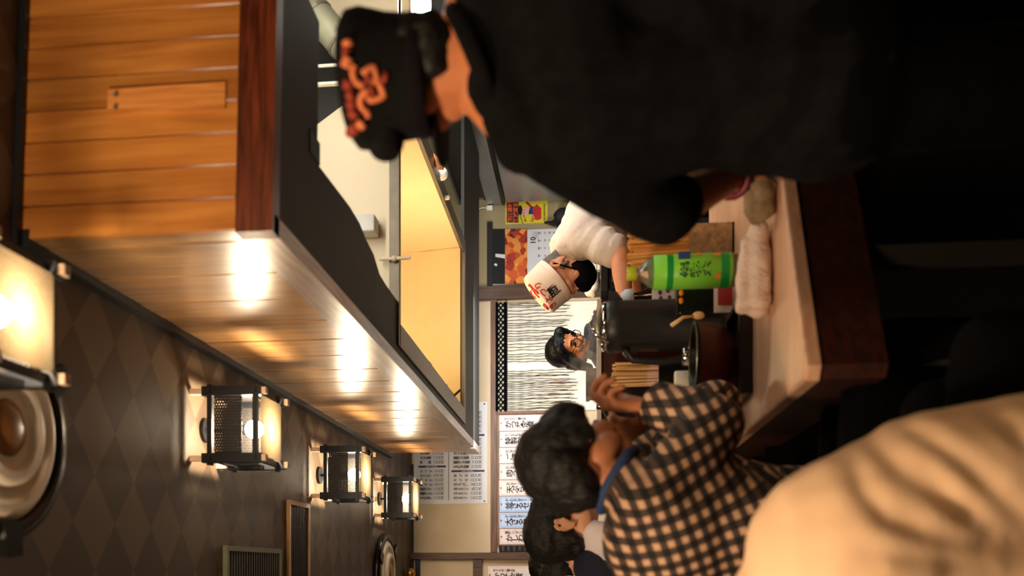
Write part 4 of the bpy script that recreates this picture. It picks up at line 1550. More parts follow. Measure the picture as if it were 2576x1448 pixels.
def torso(mb, J, k=0.0, sh=.06, ch=.1, wa=.1, pe=.12, cw=.07, nk=.058):
    sd = (J['shR'] - J['shL']).normalized()
    for q, s in ((1, 'shR'), (-1, 'shL')):
        mb.chain([J[s], J['chest'] + sd * cw * q, J['waist'] + sd * cw * .7 * q, J['pelvis'] + sd * cw * .8 * q], [sh + k, ch + k, wa + k, pe + k])
        mb.cap(J[s], sh * .9 + k, J['neck'], nk + k)
    mb.cap(J['chest'] - sd * cw, ch + k, J['chest'] + sd * cw, ch + k)
    mb.cap(J['waist'] - sd * cw * .7, wa + k, J['waist'] + sd * cw * .7, wa + k)


def arms(mb, J, k, f=1.0, r=(.052, .043, .036, .028)):
    for s in 'RL':
        if 'el' + s in J:
            a, b, c = J['sh' + s], J['el' + s], J['wr' + s]
            mb.chain([a, a.lerp(b, .5), b], [r[0] + k, r[1] + .002 + k, r[2] + .004 + k])
            m_ = b.lerp(c, f)
            mb.chain([b, b.lerp(m_, .4), m_], [r[2] + .004 + k, r[2] + .003 + k, r[3] + k + .004 * (1 - f)])


def legs(mb, J, k):
    for s in 'RL':
        mb.chain([J['hip' + s], J['kn' + s], J['an' + s]], [.082 + k, .054 + k, .038 + k])


def seat_legs(J, fwd, zseat):
    """sitting legs: thighs forward from the pelvis, shins down"""
    f = Vector(fwd)
    f.z = 0
    f.normalize()
    r = Vector((f.y, -f.x, 0))
    for s, q in (('R', 1), ('L', -1)):
        J['hip' + s] = J['pelvis'] + r * .08 * q + f * .02 + Vector((0, 0, -.02))
        J['kn' + s] = J['hip' + s] + f * .38 + r * .04 * q + Vector((0, 0, -.03))
        a = J['kn' + s] + f * .02
        J['an' + s] = Vector((a.x, a.y, .32 if zseat > .6 else .1))
    return f


def feet(mb, J, f, k=0):
    for s in 'RL':
        a = J['an' + s]
        mb.cap(a + Vector((0, 0, -.035)), .036 + k, a + Vector(f) * .14 + Vector((0, 0, -.045)), .026 + k)


def folds(amp, ax, wl, ph=0, n=9):
    ax = Vector(ax)

    def w_(co):
        t = co.dot(ax) / wl + .9 * noise.noise(co * 5) + ph
        v = math.sin(t * 6.283)
        return amp * (v * abs(v) * max(0, .5 + noise.noise(co * n * .6 + Vector((3, 1, 7)))) + .5 * noise.noise(co * n))
    return w_


def stool(x, y, z, label, ring=True):
    t = thing('bar_stool', label, 'stool', (x, y, 0), 'stools along the counter')
    MB().lathe([(0, 0), (.15, 0), (.165, .012), (.17, .03), (.15, .05), (0, .052)], (x, y, z - .052), 28).build('seat', M_lacq, t, smooth=True)
    for k in range(4):
        a = PI / 4 + k * PI / 2
        MB().bar((x + math.cos(a) * .17, y + math.sin(a) * .17, .001), (x + math.cos(a) * .1, y + math.sin(a) * .1, z - .05), .026, .026).build('leg', M_post, t)
    MB().tube([(x + math.cos(a) * .152, y + math.sin(a) * .152, .22) for a in [i * 2 * PI / 24 for i in range(24)]], .009, 8, True).build('foot_ring', M_steeld, t, smooth=True)
    return t


M_hair = hairmat('black_hair', (9, 9, 10), .6)
M_hairb = hairmat('dark_brown_hair', (26, 21, 19))
M_eye = mat('eye', (20, 14, 12), .15)
M_trk = mat('dark_trousers', (8, 8, 9), .95, bump=.3, spec=.05)
M_shoe = mat('shoe', (15, 14, 14), .5)


def finish(J, root, mt, f, k=.012, shoes=True):
    mb = MB()
    legs(mb, J, k)
    mb.cap(J['hipR'], .1 + k, J['hipL'], .1 + k)
    mb.cap(J['hipR'].lerp(J['pelvis'], .6), .108 + k, J['hipL'].lerp(J['pelvis'], .6), .108 + k)
    mb.blend('trousers', mt, root, voxel=.012, smooth=5, warp=rumple(.004, 14))
    mb = MB()
    feet(mb, J, f, .008)
    mb.blend('shoes', M_shoe, root, voxel=.009, smooth=4)


def person(label, J, A, skinm, origin, voxel=.007, hands=(), s=1.0, neck=.05, armr=(.052, .043, .036, .028), f=None, tors={}):
    mb = MB()
    r_, ff, uu, M = frame(*A)
    head(mb, J['head'], *A, s)
    hb = J['head'] - uu * .05 * s - ff * .02 * s
    mb.cap(J['neck'], neck * 1.12, hb, neck)
    torso(mb, J, 0, **tors)
    arms(mb, J, 0, 1, armr)
    legs(mb, J, 0)
    feet(mb, J, f)
    for h in hands:
        hand(mb, *h)
    o = mb.blend('person', skinm, origin=origin, voxel=voxel, smooth=3)
    tag(o, label, 'person', 'people in the diner')
    return o


V = Vector

# ---- dark jacket person, standing, seen from behind
M_sk1 = skin('skin_tan', (206, 128, 84))
J = dict(head=P(1042, 196, 1.42), neck=P(1185, 150, 1.405), shR=P(1228, -75, 1.37), shL=P(1335, 335, 1.43), chest=P(1440, 110, 1.42), waist=P(1750, 90, 1.44), pelvis=P(2060, 80, 1.44),
         elL=P(1668, 528, 1.60), wrL=P(1846, 440, 1.84), elR=P(1700, -260, 1.55), wrR=P(1880, -120, 1.84))
for s, q in (('R', .09), ('L', -.09)):
    J['hip' + s] = J['pelvis'] + V((q, 0, -.03))
    J['kn' + s] = V((J['pelvis'].x + q * 1.1, 1.46, .5))
    J['an' + s] = V((J['pelvis'].x + q * 1.2, 1.42, .09))
A = ((-.18, 1, -.12), (-.03, .12, 1))
pr = person('person standing with their back turned, black jacket and patterned dark cap', J, A, M_sk1, (J['pelvis'].x, 1.44, 0), .006,
            hands=((J['wrL'], (.5, .75, -.35), (.1, -.2, -1), (.8, -.5, .0), .45), (J['wrR'], (0, 1, -.15), (0, 0, -1), (-1, 0, 0), .4)), f=(0, 1, 0), neck=.062, s=.9)
r_, ff, uu, M = frame(*A)
M_jac = mat('black_knit', (19, 19, 20), .95, var=.25, scale=40, bump=.4, bscale=300, spec=.08)
mb = MB()
torso(mb, dict(J, neck=P(1228, 165, 1.40)), .018, sh=.048, ch=.105, wa=.105, pe=.12, cw=.1, nk=.042)
mb.cap(J['shR'], .066, J['shL'], .056)
arms(mb, J, .012, .12, (.05, .048, .044, .04))
jk = mb.blend('jacket', M_jac, pr, voxel=.008, smooth=5, warp=folds(.004, (.5, .2, .9), .09))
mb = MB()
nb = J['neck']
ringc = P(1192, 165, 1.40)
mb.tube([ringc + V((math.cos(t) * .070 + .004, math.sin(t) * .066, math.cos(t) * .03)) for t in [i * 2 * PI / 28 for i in range(28)]], .016, 8, True)
mb.build('collar', M_jac, pr, smooth=True)
finish(J, pr, M_trk, (0, 1, 0), .016)
hm = MB()
hc = J['head']
At = lambda a, b, d: hc + r_ * a + ff * b + uu * d
hm.ball(At(0, -.035, -.01), (.070, .068, .05), M).ball(At(0, -.056, -.04), (.058, .042, .045), M)
for q in (-1, 1):
    hm.cap(At(.066 * q, .012, .01), .016, At(.07 * q, .022, -.03), .008)
hm.blend('hair', M_hair, pr, voxel=.007, smooth=3, warp=rumple(.006, 40))
# cap: flared crown, rounded corners, patterned back
M_capd = mat('cap_cloth', (17, 17, 19), .95, var=.25, scale=60, bump=.3, bscale=400, spec=.2)
capo = At(-.010, -.014, .002)
cax = (uu - ff * .12).normalized()
hat = MB()
hat.lathe([(.078, -.03), (.086, -.028), (.088, 0), (.091, .03), (.097, .052), (.101, .07), (.098, .088), (.084, .098), (.05, .103), (0, .104)], capo, 40, cax)
me = hat.mesh()
cp_ = link_mesh('cap', me, M_capd, pr, smooth=True)
band = MB().lathe([(.083, -.031), (.0866, -.028), (.0884, -.010), (.088, -.008)], capo, 40, cax).build('cap_band', mat('cap_band', (24, 20, 26), .95, spec=.1), cp_, smooth=True)
br = MB()
br.lathe([(.02, -.004), (.088, -.004), (.09, .0), (.088, .004), (.02, .004)], capo + ff * .075 - cax * .025, 32, cax)
br.build('brim', M_capd, cp_, smooth=True)
lump = MB().ball(At(-.116, .0, .045), (.018, .028, .026), M).ball(At(-.1, .0, .04), (.024, .032, .026), M)
lump.blend('cap_corner', M_capd, cp_, voxel=.006, smooth=4)
lump = MB().ball(At(.070, 0, .05), (.022, .034, .024), M)
lump.blend('cap_corner', M_capd, cp_, voxel=.006, smooth=4)
M_emb = mat('embroidery_orange', (224, 128, 84), .8, var=.15, scale=60)
M_emb2 = mat('embroidery_red', (150, 58, 40), .8, var=.2, scale=60)


def on_cap(px, py, out=.001):
    """nearest point on the back of the cap under a point of the photograph"""
    o = CAM
    d = ray(px, py).normalized()
    lo = None
    for i in range(700):
        t = 1.3 + i * .001
        q = o + d * t
        v = q - capo
        h = v.dot(cax)
        rad = (v - cax * h).length
        R_ = .09
        for (ra, ha), (rb_, hb_) in zip(prof, prof[1:]):
            if min(ha, hb_) <= h <= max(ha, hb_) and hb_ != ha:
                R_ = ra + (rb_ - ra) * (h - ha) / (hb_ - ha)
        if rad <= R_ + out and -.031 < h < .1:
            return q
    return o + d * ((capo - o).dot(d) - .06)


prof = [(.078, -.03), (.086, -.028), (.088, 0), (.091, .03), (.097, .052), (.101, .07), (.098, .088), (.084, .098)]


def crop3(pts):
    return [(840 + a / 3.448, b / 3.448) for a, b in pts]


def smoothpts(pts, n=5):
    out = []
    for i in range(len(pts) - 1):
        p0 = pts[max(i - 1, 0)]
        p1, p2 = pts[i], pts[i + 1]
        p3 = pts[min(i + 2, len(pts) - 1)]
        for k in range(n):
            t = k / n
            out.append(tuple(.5 * ((2 * p1[j]) + (-p0[j] + p2[j]) * t + (2 * p0[j] - 5 * p1[j] + 4 * p2[j] - p3[j]) * t * t + (-p0[j] + 3 * p1[j] - 3 * p2[j] + p3[j]) * t ** 3) for j in (0, 1)))
    out.append(pts[-1])
    return out


emb = [([(245, 640), (300, 600), (345, 578), (362, 640), (378, 700), (320, 716)], 0), ([(385, 720), (420, 780), (432, 830), (380, 858), (315, 870), (300, 840)], 0), ([(178, 565), (166, 640), (190, 710), (258, 748)], 1),
       ([(290, 790), (235, 845), (238, 920), (300, 990), (270, 1000)], 1)]
for pts, sm in emb:
    q = crop3(pts)
    q = smoothpts(q) if sm else [((1 - t) * a[0] + t * b[0], (1 - t) * a[1] + t * b[1]) for a, b in zip(q, q[1:]) for t in (0, .33, .66)] + [q[-1]]
    MB().tube([on_cap(*v) for v in q], .0050, 8).build('embroidery', M_emb, cp_, smooth=True)
for pts in ([(120, 360), (125, 400)], [(100, 590), (130, 500)], [(250, 1060), (225, 1090)], [(130, 700), (120, 780)], [(150, 880), (160, 940)], [(280, 670), (310, 690)], [(340, 770), (300, 790)], [(110, 440), (135, 460)], [(190, 960), (150, 1010)], [(170, 820), (130, 840)], [(420, 660), (460, 680)], [(200, 1100), (140, 1150)]):
    MB().tube([on_cap(*v) for v in smoothpts(crop3(pts), 4)], .0085, 8).build('embroidery', M_emb2 if pts[0][0] not in (120, 250, 100) else M_emb, cp_, smooth=True)
# beaded bracelets on the wrist
w0 = J['wrL'].lerp(J['elL'], .06)
ad = (J['elL'] - J['wrL']).normalized()
bq = ad.to_track_quat('Z', 'Y')
br = MB().tube([w0 + bq @ V((math.cos(t) * .037, math.sin(t) * .037, 0)) for t in [i * 2 * PI / 20 for i in range(20)]], .008, 8, True).build('bracelet', mat('bracelet_red', (110, 24, 44), .4), pr, smooth=True)
for i in range(14):
    t = i * 2 * PI / 14
    MB().ball(w0 - ad * .02 + bq @ V((math.cos(t) * .036, math.sin(t) * .036, 0)), .0075, seg=10, rings=8).build('bead', mat('bead_blue', (110, 140, 170), .15), br, smooth=True)

# ---- cream shirt person, nearest, left of the counter
M_sk2 = skin('skin_light', (222, 160, 122))
M_crm = mat('cream_shirt', (250, 210, 170), .9, var=.05, scale=8, bump=.2, bscale=300)
sh_ = P(2150, 1420, 1.45)
J = dict(head=P(1640, 1700, 1.47), neck=P(1880, 1620, 1.47), shR=P(2150, 1400, 1.43), shL=P(2080, 1740, 1.62), chest=P(2380, 1560, 1.52), waist=P(2560, 1560, 1.52), elR=P(2560, 1190, 1.42), wrR=P(2780, 1000, 1.56), elL=P(2500, 1700, 1.75), wrL=P(2560, 1480, 1.9))
J['pelvis'] = V((J['waist'].x, 1.52, .72))
f = seat_legs(J, (1, .25, 0), .62)
A = ((1, .2, -.15), (.1, 0, 1))
pr = person('person in a pale cream shirt sitting closest to the camera, shoulder and back in view', J, A, M_sk2, (J['pelvis'].x, 1.52, 0), .008,
            hands=((J['wrR'], (.7, .6, -.3), (0, 0, -1), (-.5, .8, 0), .4), (J['wrL'], (.9, .2, -.1), (0, 0, -1), (.2, -1, 0), .4)), f=f)
mb = MB()
torso(mb, J, .022, sh=.12, ch=.13, wa=.13, pe=.13, cw=.08)
mb.chain([P(2150, 1400, 1.43), P(2340, 1240, 1.42), P(2560, 1190, 1.42), P(2700, 1080, 1.5)], [.160, .125, .115, .08])
mb.chain([J['shL'], J['elL'], J['wrL'].lerp(J['elL'], .2)], [.1, .08, .06])


CREASES = [([(2150, 1075), (2230, 1150), (2340, 1235), (2440, 1290)], 0.0050, 26), ([(2152, 1165), (2170, 1230), (2230, 1300), (2330, 1340), (2460, 1370)], 0.0080, 26), ([(2330, 1190), (2400, 1260), (2480, 1320)], 0.0065, 24),
           ([(2410, 1170), (2490, 1225), (2590, 1310)], 0.0060, 24), ([(2270, 1060), (2380, 1130), (2500, 1200)], .006, 24), ([(2190, 1385), (2320, 1400), (2480, 1425)], .005, 22), ([(2480, 1030), (2540, 1070), (2600, 1130)], .006, 22)]


def cream_fold(co):
    v = co - CAM
    w_ = max(.2, v.dot(Fw))
    px, py = PPX + FPX * v.dot(Dn) / w_, PPY - FPX * v.x / w_
    out = .004 * noise.noise(co * 11)
    if co.y > 1.52:
        return out
    for pts, amp, wd in CREASES:
        best = 1e9
        n_ = len(pts) - 1
        for i in range(n_):
            ax, ay = pts[i]
            bx_, by_ = pts[i + 1]
            dx, dy = bx_ - ax, by_ - ay
            t = ((px - ax) * dx + (py - ay) * dy) / (dx * dx + dy * dy)
            t = min(1, max(0, t))
            d_ = math.hypot(px - ax - t * dx, py - ay - t * dy)
            if d_ < best:
                best, at_ = d_, (i + t) / n_
        if best < 110:
            e = math.sin(PI * (.08 + .84 * at_)) ** .6
            out -= .6 * amp * e * math.exp(-(best / wd) ** 2)
            out += .25 * amp * e * math.exp(-((best - 2.1 * wd) / (1.2 * wd)) ** 2)
    return out


mb.blend('shirt', M_crm, pr, voxel=.007, smooth=30, warp=cream_fold)
finish(J, pr, M_trk, f)
hm = MB()
r_, ff, uu, M = frame(*A)
hc = J['head']
At = lambda a, b, d: hc + r_ * a + ff * b + uu * d
hm.ball(At(0, -.025, .035), (.082, .095, .085), M).ball(At(0, -.06, -.02), (.07, .05, .06), M)
hm.blend('hair', M_hair, pr, voxel=.008, smooth=3, warp=rumple(.005, 40))
stool(J['pelvis'].x, 1.5, .545, 'black round stool under the person in the cream shirt')

# ---- checked shirt man, eating
M_ging = gingham('gingham', (16, 15, 20), (70, 55, 48), (204, 164, 134), .027, .35)
J = dict(head=P(1452, 1152, 1.97), neck=P(1590, 1228, 1.95), shR=P(1655, 1290, 1.83), shL=P(1650, 1175, 2.15), chest=P(1760, 1300, 1.96), waist=P(1920, 1345, 1.94),
         elR=P(1792, 1068, 1.93), wrR=P(1652, 1018, 2.02), elL=P(1800, 1020, 2.3), wrL=P(1660, 1088, 2.22))
J['pelvis'] = V((J['waist'].x - .02, 1.93, .74))
f = seat_legs(J, (.9, .5, 0), .62)
A = ((.72, .55, -.5), (.3, .25, 1))
pr = person('person with black hair in a checked shirt, bent over a meal with one hand raised', J, A, skin('skin_brown', (190, 126, 90)), (J['pelvis'].x, 1.93, 0), .0055,
            hands=((J['wrR'], (.02, .1, 1), (.85, .25, -.1), (.2, .9, .2), .85, 1.2), (J['wrL'], (.05, -.1, 1), (.5, .6, 0), (.5, -.6, 0), .75)), f=f)
mb = MB()
torso(mb, J, .016, sh=.07, ch=.115, wa=.12, pe=.125, cw=.06)
arms(mb, J, .018, .88, (.062, .056, .044, .034))
mb.cap(J['shR'], .082, J['neck'], .06)
mb.ball(P(1700, 1350, 1.9), .15)
sh1 = mb.blend('shirt', M_ging, pr, voxel=.008, smooth=6, warp=folds(.003, (.3, .5, .8), .08))
for s in 'RL':
    e, w_ = J['el' + s], J['wr' + s]
    cc = e.lerp(w_, .86)
    MB().lathe([(.038, -.02), (.05, -.022), (.052, .022), (.046, .028), (.036, .026)], cc, 24, (w_ - e)).build('cuff', M_ging, sh1, smooth=True)
mb = MB()
nd = (J['head'] - J['neck']).normalized()
bq = nd.to_track_quat('Z', 'Y')
nc = J['neck'] + nd * .035
mb.tube([nc + bq @ V((math.cos(t) * .066, math.sin(t) * .07, 0)) for t in [i * 2 * PI / 24 for i in range(24)]], .013, 8, True)
mb.build('blue_collar', mat('navy_cloth', (42, 62, 104), .9), pr, smooth=True)
finish(J, pr, mat('dark_denim', (6, 6, 7), .95, spec=.05, var=.3, scale=60, bump=.3), f, .016)
r_, ff, uu, M = frame(*A)
hc = J['head']
At = lambda a, b, d: hc + r_ * a + ff * b + uu * d
hm = MB()
hm.ball(At(0, -.022, .033), (.095, .104, .095), M).ball(At(0, -.07, -.01), (.085, .055, .075), M).ball(At(0, .042, .058), (.08, .062, .062), M)
hm.ball(At(0, -.075, -.045), (.06, .04, .05), M)
for q in (-1, 1):
    hm.ball(At(.075 * q, .0, .0), (.02, .035, .045), M)
for k in range(9):
    a = (k - 4) * .014
    hm.cap(At(a, .075, .07), .018, At(a * 1.1, .098 - abs(a) * .3, .03), .007)
hm.blend('hair', M_hair, pr, voxel=.007, smooth=4, warp=rumple(.006, 30))
for q in (-1, 1):
    MB().ball(At(.03 * q, .082, .0), (.012, .008, .007), M).build('eye', M_eye, pr, smooth=True)
stool(J['pelvis'].x, 1.93, .575, 'black round stool under the person in the checked shirt')

# ---- man with the visible ear
J = dict(head=P(1418, 1325, 2.9), neck=P(1505, 1398, 2.9), shR=P(1560, 1440, 2.78), shL=P(1560, 1350, 3.1), chest=P(1630, 1420, 2.92), waist=P(1780, 1430, 2.92), elR=P(1720, 1400, 2.72), wrR=P(1760, 1240, 2.85), elL=P(1760, 1300, 3.15), wrL=P(1760, 1180, 3.1))
J['pelvis'] = V((J['waist'].x, 2.92, .74))
f = seat_legs(J, (1, .2, 0), .62)
A = ((1, .22, -.05), (.16, 0, 1))
pr = person('person with black hair and one ear showing, white shirt under a navy vest', J, A, skin('skin_pale', (222, 164, 130)), (J['pelvis'].x, 2.92, 0), .007,
            hands=((J['wrR'], (.9, .3, 0), (0, .5, -1), (.2, .3, 1), .5), (J['wrL'], (.9, 0, .1), (0, 0, -1), (0, -1, 0), .4)), f=f, neck=.054)
mb = MB()
torso(mb, J, .016, cw=.06)
arms(mb, J, .014, .9)
mb.cap(P(1500, 1345, 2.86), .05, P(1600, 1410, 2.82), .08)
sh1 = mb.blend('shirt', mat('white_shirt', (232, 222, 226), .85, var=.04), pr, voxel=.009, smooth=5, warp=folds(.003, (.3, .4, .8), .1))
mb = MB()
k_ = V((-.035, -.055, .02))
mb.cap(J['neck'] + k_, .06, J['shR'] + k_ + V((-.02, -.02, 0)), .075).chain([J['neck'] + k_, J['chest'] + k_ + V((-.05, -.02, -.02)), J['waist'] + k_ + V((-.04, 0, 0))], [.06, .14, .14])
mb.blend('vest', mat('navy_vest', (20, 26, 48), .9, bump=.3), pr, voxel=.009, smooth=5)
finish(J, pr, M_trk, f)
r_, ff, uu, M = frame(*A)
hc = J['head']
At = lambda a, b, d: hc + r_ * a + ff * b + uu * d
hm = MB()
hm.ball(At(0, -.02, .04), (.09, .106, .09), M).ball(At(0, -.055, .0), (.078, .055, .07), M).ball(At(0, .06, .07), (.068, .04, .04), M).ball(At(0, -.075, -.05), (.058, .03, .04), M)
for q in (-1, 1):
    hm.cap(At(.074 * q, .03, .03), .016, At(.073 * q, .02, -.02), .006)
    hm.cap(At(.07 * q, -.045, .01), .02, At(.06 * q, -.055, -.05), .016)
hm.blend('hair', M_hair, pr, voxel=.007, smooth=3, warp=rumple(.005, 34))
stool(J['pelvis'].x, 2.92, .575, 'black round stool under the person with the navy vest')

# ---- two further heads at the end of the row
for px, py, Y, lab, shirt, lean in ((1396, 1412, 4.45, 'person with dark glossy hair behind the navy vest, nearer of the two last heads', (60, 44, 40), .1), (1434, 1450, 3.8, 'person with dark hair half cut off at the picture edge below the others', (34, 40, 60), .25)):
    h0 = P(px, py, Y)
    J = dict(head=h0, neck=h0 + V((-.05, 0, -.17)), shR=h0 + V((-.04, -.17, -.25)), shL=h0 + V((-.04, .17, -.25)), chest=h0 + V((-.06, 0, -.35)), waist=h0 + V((-.08, 0, -.5)), elR=h0 + V((.0, -.22, -.48)), wrR=h0 + V((.22, -.12, -.44)), elL=h0 + V((0, .22, -.48)), wrL=h0 + V((.22, .12, -.44)))
    J['pelvis'] = V((h0.x - .08, Y, .74))
    f = seat_legs(J, (1, .1, 0), .62)
    A = ((1, -.1, -.15), (.15, 0, 1))
    pr = person(lab, J, A, skin('skin_pale', (222, 164, 130)), (J['pelvis'].x, Y, 0), .009, hands=((J['wrR'], (1, .3, 0), (0, 0, -1), (0, 1, 0), .5), (J['wrL'], (1, -.3, 0), (0, 0, -1), (0, -1, 0), .5)), f=f)
    mb = MB()
    torso(mb, J, .016, cw=.06)
    arms(mb, J, .014, .9)
    mb.blend('shirt', mat('shirt_' + ('brown' if lean < .2 else 'slate'), shirt, .9), pr, voxel=.01, smooth=5)
    finish(J, pr, M_trk, f)
    r_, ff, uu, M = frame(*A)
    At = lambda a, b, d: h0 + r_ * a + ff * b + uu * d
    hm = MB()
    hm.ball(At(0, -.02, .04), (.086, .104, .088), M).ball(At(0, -.06, -.01), (.07, .05, .07), M).ball(At(0, .06, .07), (.066, .04, .04), M)
    hm.blend('hair', M_hairb if lean < .2 else M_hair, pr, voxel=.008, smooth=3, warp=rumple(.004, 34))
    stool(J['pelvis'].x, Y, .575, 'black round stool under the ' + ('second to last' if lean < .2 else 'partly cut off') + ' person in the row')

# ---- cook bending forward in the kitchen
YC = 3.8
J = dict(head=P(1418, 690, YC), neck=P(1430, 618, YC + .03), shR=P(1462, 570, YC + .17), shL=P(1480, 596, YC - .14), chest=P(1500, 555, YC + .02), waist=P(1570, 500, YC + .05), pelvis=P(1690, 470, YC + .08),
         elL=P(1560, 640, YC - .24), wrL=P(1572, 752, YC - .28), elR=P(1590, 640, YC + .3), wrR=P(1600, 740, YC + .25))
for s, q in (('R', .09), ('L', -.09)):
    J['hip' + s] = J['pelvis'] + V((0, q, -.03))
    J['kn' + s] = V((J['pelvis'].x - .02, YC + .08 + q * 1.1, .5))
    J['an' + s] = V((J['pelvis'].x, YC + .08 + q * 1.2, .09))
A = ((-.68, -.3, -.66), (-.72, -.05, .7))
pr = person('cook bending low in a white shirt, black mask and white lettered cap', J, A, skin('skin_cook', (196, 132, 98)), (J['pelvis'].x, YC, 0), .0065,
            hands=((J['wrL'], (-1, -.1, -.25), (0, .3, -1), (-.1, .9, .3), .6), (J['wrR'], (-1, 0, -.2), (0, 0, -1), (0, -1, 0), .5)), f=(-1, 0, 0))
M_wsh = mat('cook_shirt', (208, 194, 186), .9, var=.03, bump=.2)
mb = MB()
torso(mb, J, .02, sh=.07, ch=.11, wa=.11, pe=.125, cw=.08)
mb.chain([J['shL'], J['shL'].lerp(J['elL'], .72)], [.08, .07])
mb.chain([J['shR'], J['shR'].lerp(J['elR'], .72)], [.08, .07])
mb.blend('shirt', M_wsh, pr, voxel=.008, smooth=6, warp=folds(.004, (.6, .3, .5), .07))
finish(J, pr, M_trk, (-1, 0, 0), .016)
r_, ff, uu, M = frame(*A)
hc = J['head']
At = lambda a, b, d: hc + r_ * a + ff * b + uu * d
hm = MB()
hm.ball(At(0, -.035, .012), (.077, .074, .07), M).ball(At(0, -.06, -.03), (.064, .04, .05), M)
for q in (-1, 1):
    hm.cap(At(.07 * q, .01, .0), .013, At(.07 * q, .012, -.03), .007)
hm.blend('hair', mat('grey_hair', (92, 84, 78), .6, var=.4, scale=120, bump=.5, bscale=200), pr, voxel=.006, smooth=3, warp=rumple(.004, 40))
mk = MB()
mk.ball(At(0, .05, -.055), (.068, .076, .055), M).ball(At(0, .088, -.028), (.05, .045, .036), M).ball(At(0, .075, -.035), (.045, .05, .04), M)
mko = mk.blend('face_mask', mat('mask_black', (6, 6, 7), .9, spec=.1), pr, voxel=.006, smooth=4)
for q in (-1, 1):
    MB().tube([At(.06 * q, .055, -.03), At(.08 * q, .02, -.005), At(.083 * q, -.02, .015)], .004, 6).build('mask_strap', mat('mask_black', (6, 6, 7), .9, spec=.1), mko)
    MB().ball(At(.03 * q, .083, .0), (.012, .008, .007), M).build('eye', M_eye, pr, smooth=True)
cax = (uu - ff * .05).normalized()
cq = cax.to_track_quat('Z', 'Y')
cb = At(0, -.008, .035)
CH = .105
cs = MB().lathe([(.090, 0), (.096, 0), (.097, .02), (.093, CH - .014), (.088, CH - .004), (.08, CH), (0, CH + .006)], cb, 40, cax)
ck_ = cs.build('cook_cap', mat('cap_white', (238, 220, 206), .8, var=.03), pr, smooth=True)
MB().lathe([(.0975, .0), (.0985, .002), (.0985, .022), (.0975, .024)], cb, 40, cax).build('cap_band', mat('cap_white', (238, 220, 206), .8), ck_, smooth=True)
# printing on the cap: local angle frame around the axis, 0 = side turned to the camera
tocam = (CAM - cb)
e1 = (tocam - cax * tocam.dot(cax)).normalized()
e2 = cax.cross(e1)


def on_side(me, ang, h, r_):
    for v in me.vertices:
        a = ang + v.co.x / r_
        v.co = cb + (e1 * math.cos(a) + e2 * math.sin(a)) * (r_ + .001) + cax * (h + v.co.y)
    return me


M_capred = mat('cap_red', (204, 44, 24), .6)
me = text_mesh('岡', .05)
link_mesh('lettering', on_side(me, -.28, .05, .0965), M_blk, ck_)
me = text_mesh('きよつり', .036)
link_mesh('red_lettering', on_side(me, -.25, .088, .0935), M_capred, ck_)
mb = MB()
for (a, b, r0_, r1_, ph) in ((.03, .0, .03, .014, .2), (-.035, .015, .026, .012, 1.6), (.0, -.045, .022, .012, 3.0), (.01, .045, .02, .01, 4.2)):
    pts = []
    cc = cb + cax * (CH + .006) + e1 * (a + .028) + e2 * b
    mb.tube([cc + (e1 * math.cos(t + ph) + e2 * math.sin(t + ph)) * (r0_ * (.55 + .45 * math.sin(t))) - cax * (.003 + .09 * max(0, (a + .028 + r0_ * math.cos(t + ph)) - .07)) for t in [i * .4 for i in range(10)]], .0055, 6)
tag(mb.build('red_print', M_capred, ck_), kind='stuff')

# ---- woman with glasses beyond the kitchen
YF2 = 4.95
h0 = P(1432, 876, YF2)
J = dict(head=h0, neck=h0 + V((.02, .03, -.16)), shR=h0 + V((-.15, .05, -.26)), shL=h0 + V((.20, .05, -.22)), chest=h0 + V((.03, .05, -.36)), waist=h0 + V((.03, .05, -.55)), pelvis=h0 + V((.03, .05, -.68)), elR=h0 + V((-.2, -.02, -.48)), wrR=h0 + V((-.06, -.22, -.5)), elL=h0 + V((.26, 0, -.48)), wrL=h0 + V((.12, -.22, -.5)))
for s, q in (('R', -.08), ('L', .08)):
    J['hip' + s] = J['pelvis'] + V((q, 0, -.03))
    J['kn' + s] = V((h0.x + .03 + q, YF2 + .02, .42))
    J['an' + s] = V((h0.x + .03 + q, YF2 + .05, .09))
A = ((.38, -.84, -.4), (.12, -.3, 1))
pr = person('person with glasses, long black hair and orange hair clip in front of the string curtain', J, A, skin('skin_soft', (206, 140, 104)), (h0.x + .03, YF2 + .05, 0), .006,
            hands=((J['wrR'], (.4, -.9, 0), (.7, 0, -.7), (.3, 0, 1), .5), (J['wrL'], (-.4, -.9, 0), (-.7, 0, -.7), (-.3, 0, 1), .5)), f=(0, -1, 0), neck=.044, s=.96, armr=(.044, .038, .032, .025), tors=dict(ch=.085, wa=.08, pe=.1))
mb = MB()
torso(mb, J, .02, ch=.09, wa=.085, pe=.1)
arms(mb, J, .014, .9, (.05, .04, .034, .028))
jk = mb.blend('jacket', mat('blue_jacket', (34, 50, 74), .8, var=.15, bump=.2), pr, voxel=.009, smooth=5)
nd = (J['head'] - J['neck']).normalized()
bq = nd.to_track_quat('Z', 'Y')
for k in range(2):
    nc = J['neck'] + nd * (.0 + .03 * k) + V((.02, -.02, .02))
    MB().tube([nc + bq @ V((math.cos(t) * (.092 - .012 * k), math.sin(t) * (.088 - .012 * k), 0)) for t in [i * 2 * PI / 28 for i in range(28)]], .018, 8, True).build('collar', mat('blue_jacket', (34, 50, 74), .8), jk, smooth=True)
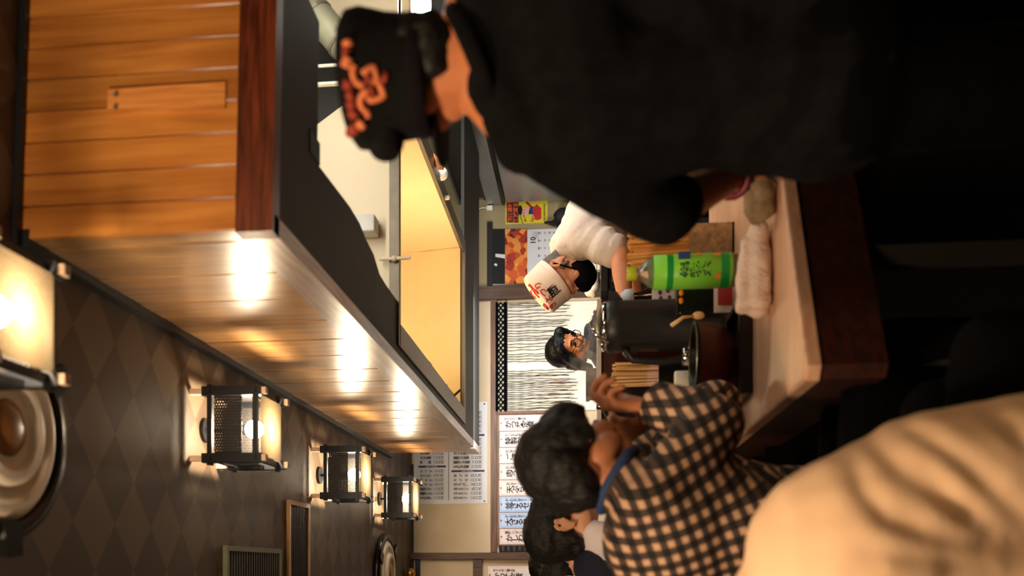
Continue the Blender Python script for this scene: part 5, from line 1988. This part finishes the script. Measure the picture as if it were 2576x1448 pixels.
finish(J, pr, M_trk, (0, -1, 0), .016)
r_, ff, uu, M = frame(*A)
At = lambda a, b, d: h0 + (r_ * a + ff * b + uu * d) * .96
hm = MB()
hm.ball(At(0, -.034, .035), (.09, .098, .09), M).ball(At(0, -.06, -.05), (.085, .055, .08), M)
for q in (-1, 1):
    hm.chain([At(.062 * q, .045, .075), At(.084 * q, .01, .0), At(.086 * q, -.012, -.07), At(.084 * q, -.02, -.13)], [.028, .026, .03, .022])
for k in range(7):
    a = (k - 3) * .019
    hm.cap(At(a * .7, .045, .098), .014, At(a * 1.2, .080 - abs(a) * .4, .06), .006)
hm.blend('hair', mat('blue_black_hair', (14, 18, 26), .3, var=.3, scale=50, bump=.4, bscale=160), pr, voxel=.006, smooth=3, warp=rumple(.003, 36))
for q in (-1, 1):
    MB().ball(At(.03 * q, .082, .0), (.013, .008, .0065), M).build('eye', M_eye, pr, smooth=True)
    MB().tube([At(.02 * q, .094, .026), At(.034 * q, .092, .029), At(.048 * q, .08, .025)], .003, 6).build('eyebrow', M_hair, pr)
gl = MB()
for q in (-1, 1):
    gl.tube([At(.032 * q + .025 * math.cos(t), .106 - .012 * abs(math.cos(t)) * (1 if math.cos(t) * q > 0 else 0), -.004 + .022 * math.sin(t)) for t in [i * 2 * PI / 20 for i in range(20)]], .0021, 6, True)
    gl.tube([At(.057 * q, .094, .002), At(.08 * q, .03, .006), At(.086 * q, -.02, .002)], .002, 6)
gl.tube([At(-.008, .107, -.002), At(0, .109, .002), At(.008, .107, -.002)], .002, 6)
gl.build('glasses', M_black, pr)
MB().ball(At(0, .088, -.06), (.02, .008, .006), M).build('lips', mat('lips', (150, 70, 60), .4), pr, smooth=True)
hc_ = MB()
for k in range(4):
    hc_.ball(At(-.09 - .004 * k, .012 + .004 * k, .075 - .017 * k), (.011, .012, .011), M, 10, 8)
hc_.blend('hair_clip', mat('clip_orange', (244, 166, 60), .4), pr, voxel=.004, smooth=2)

bpy.data.scenes.remove(TMP)
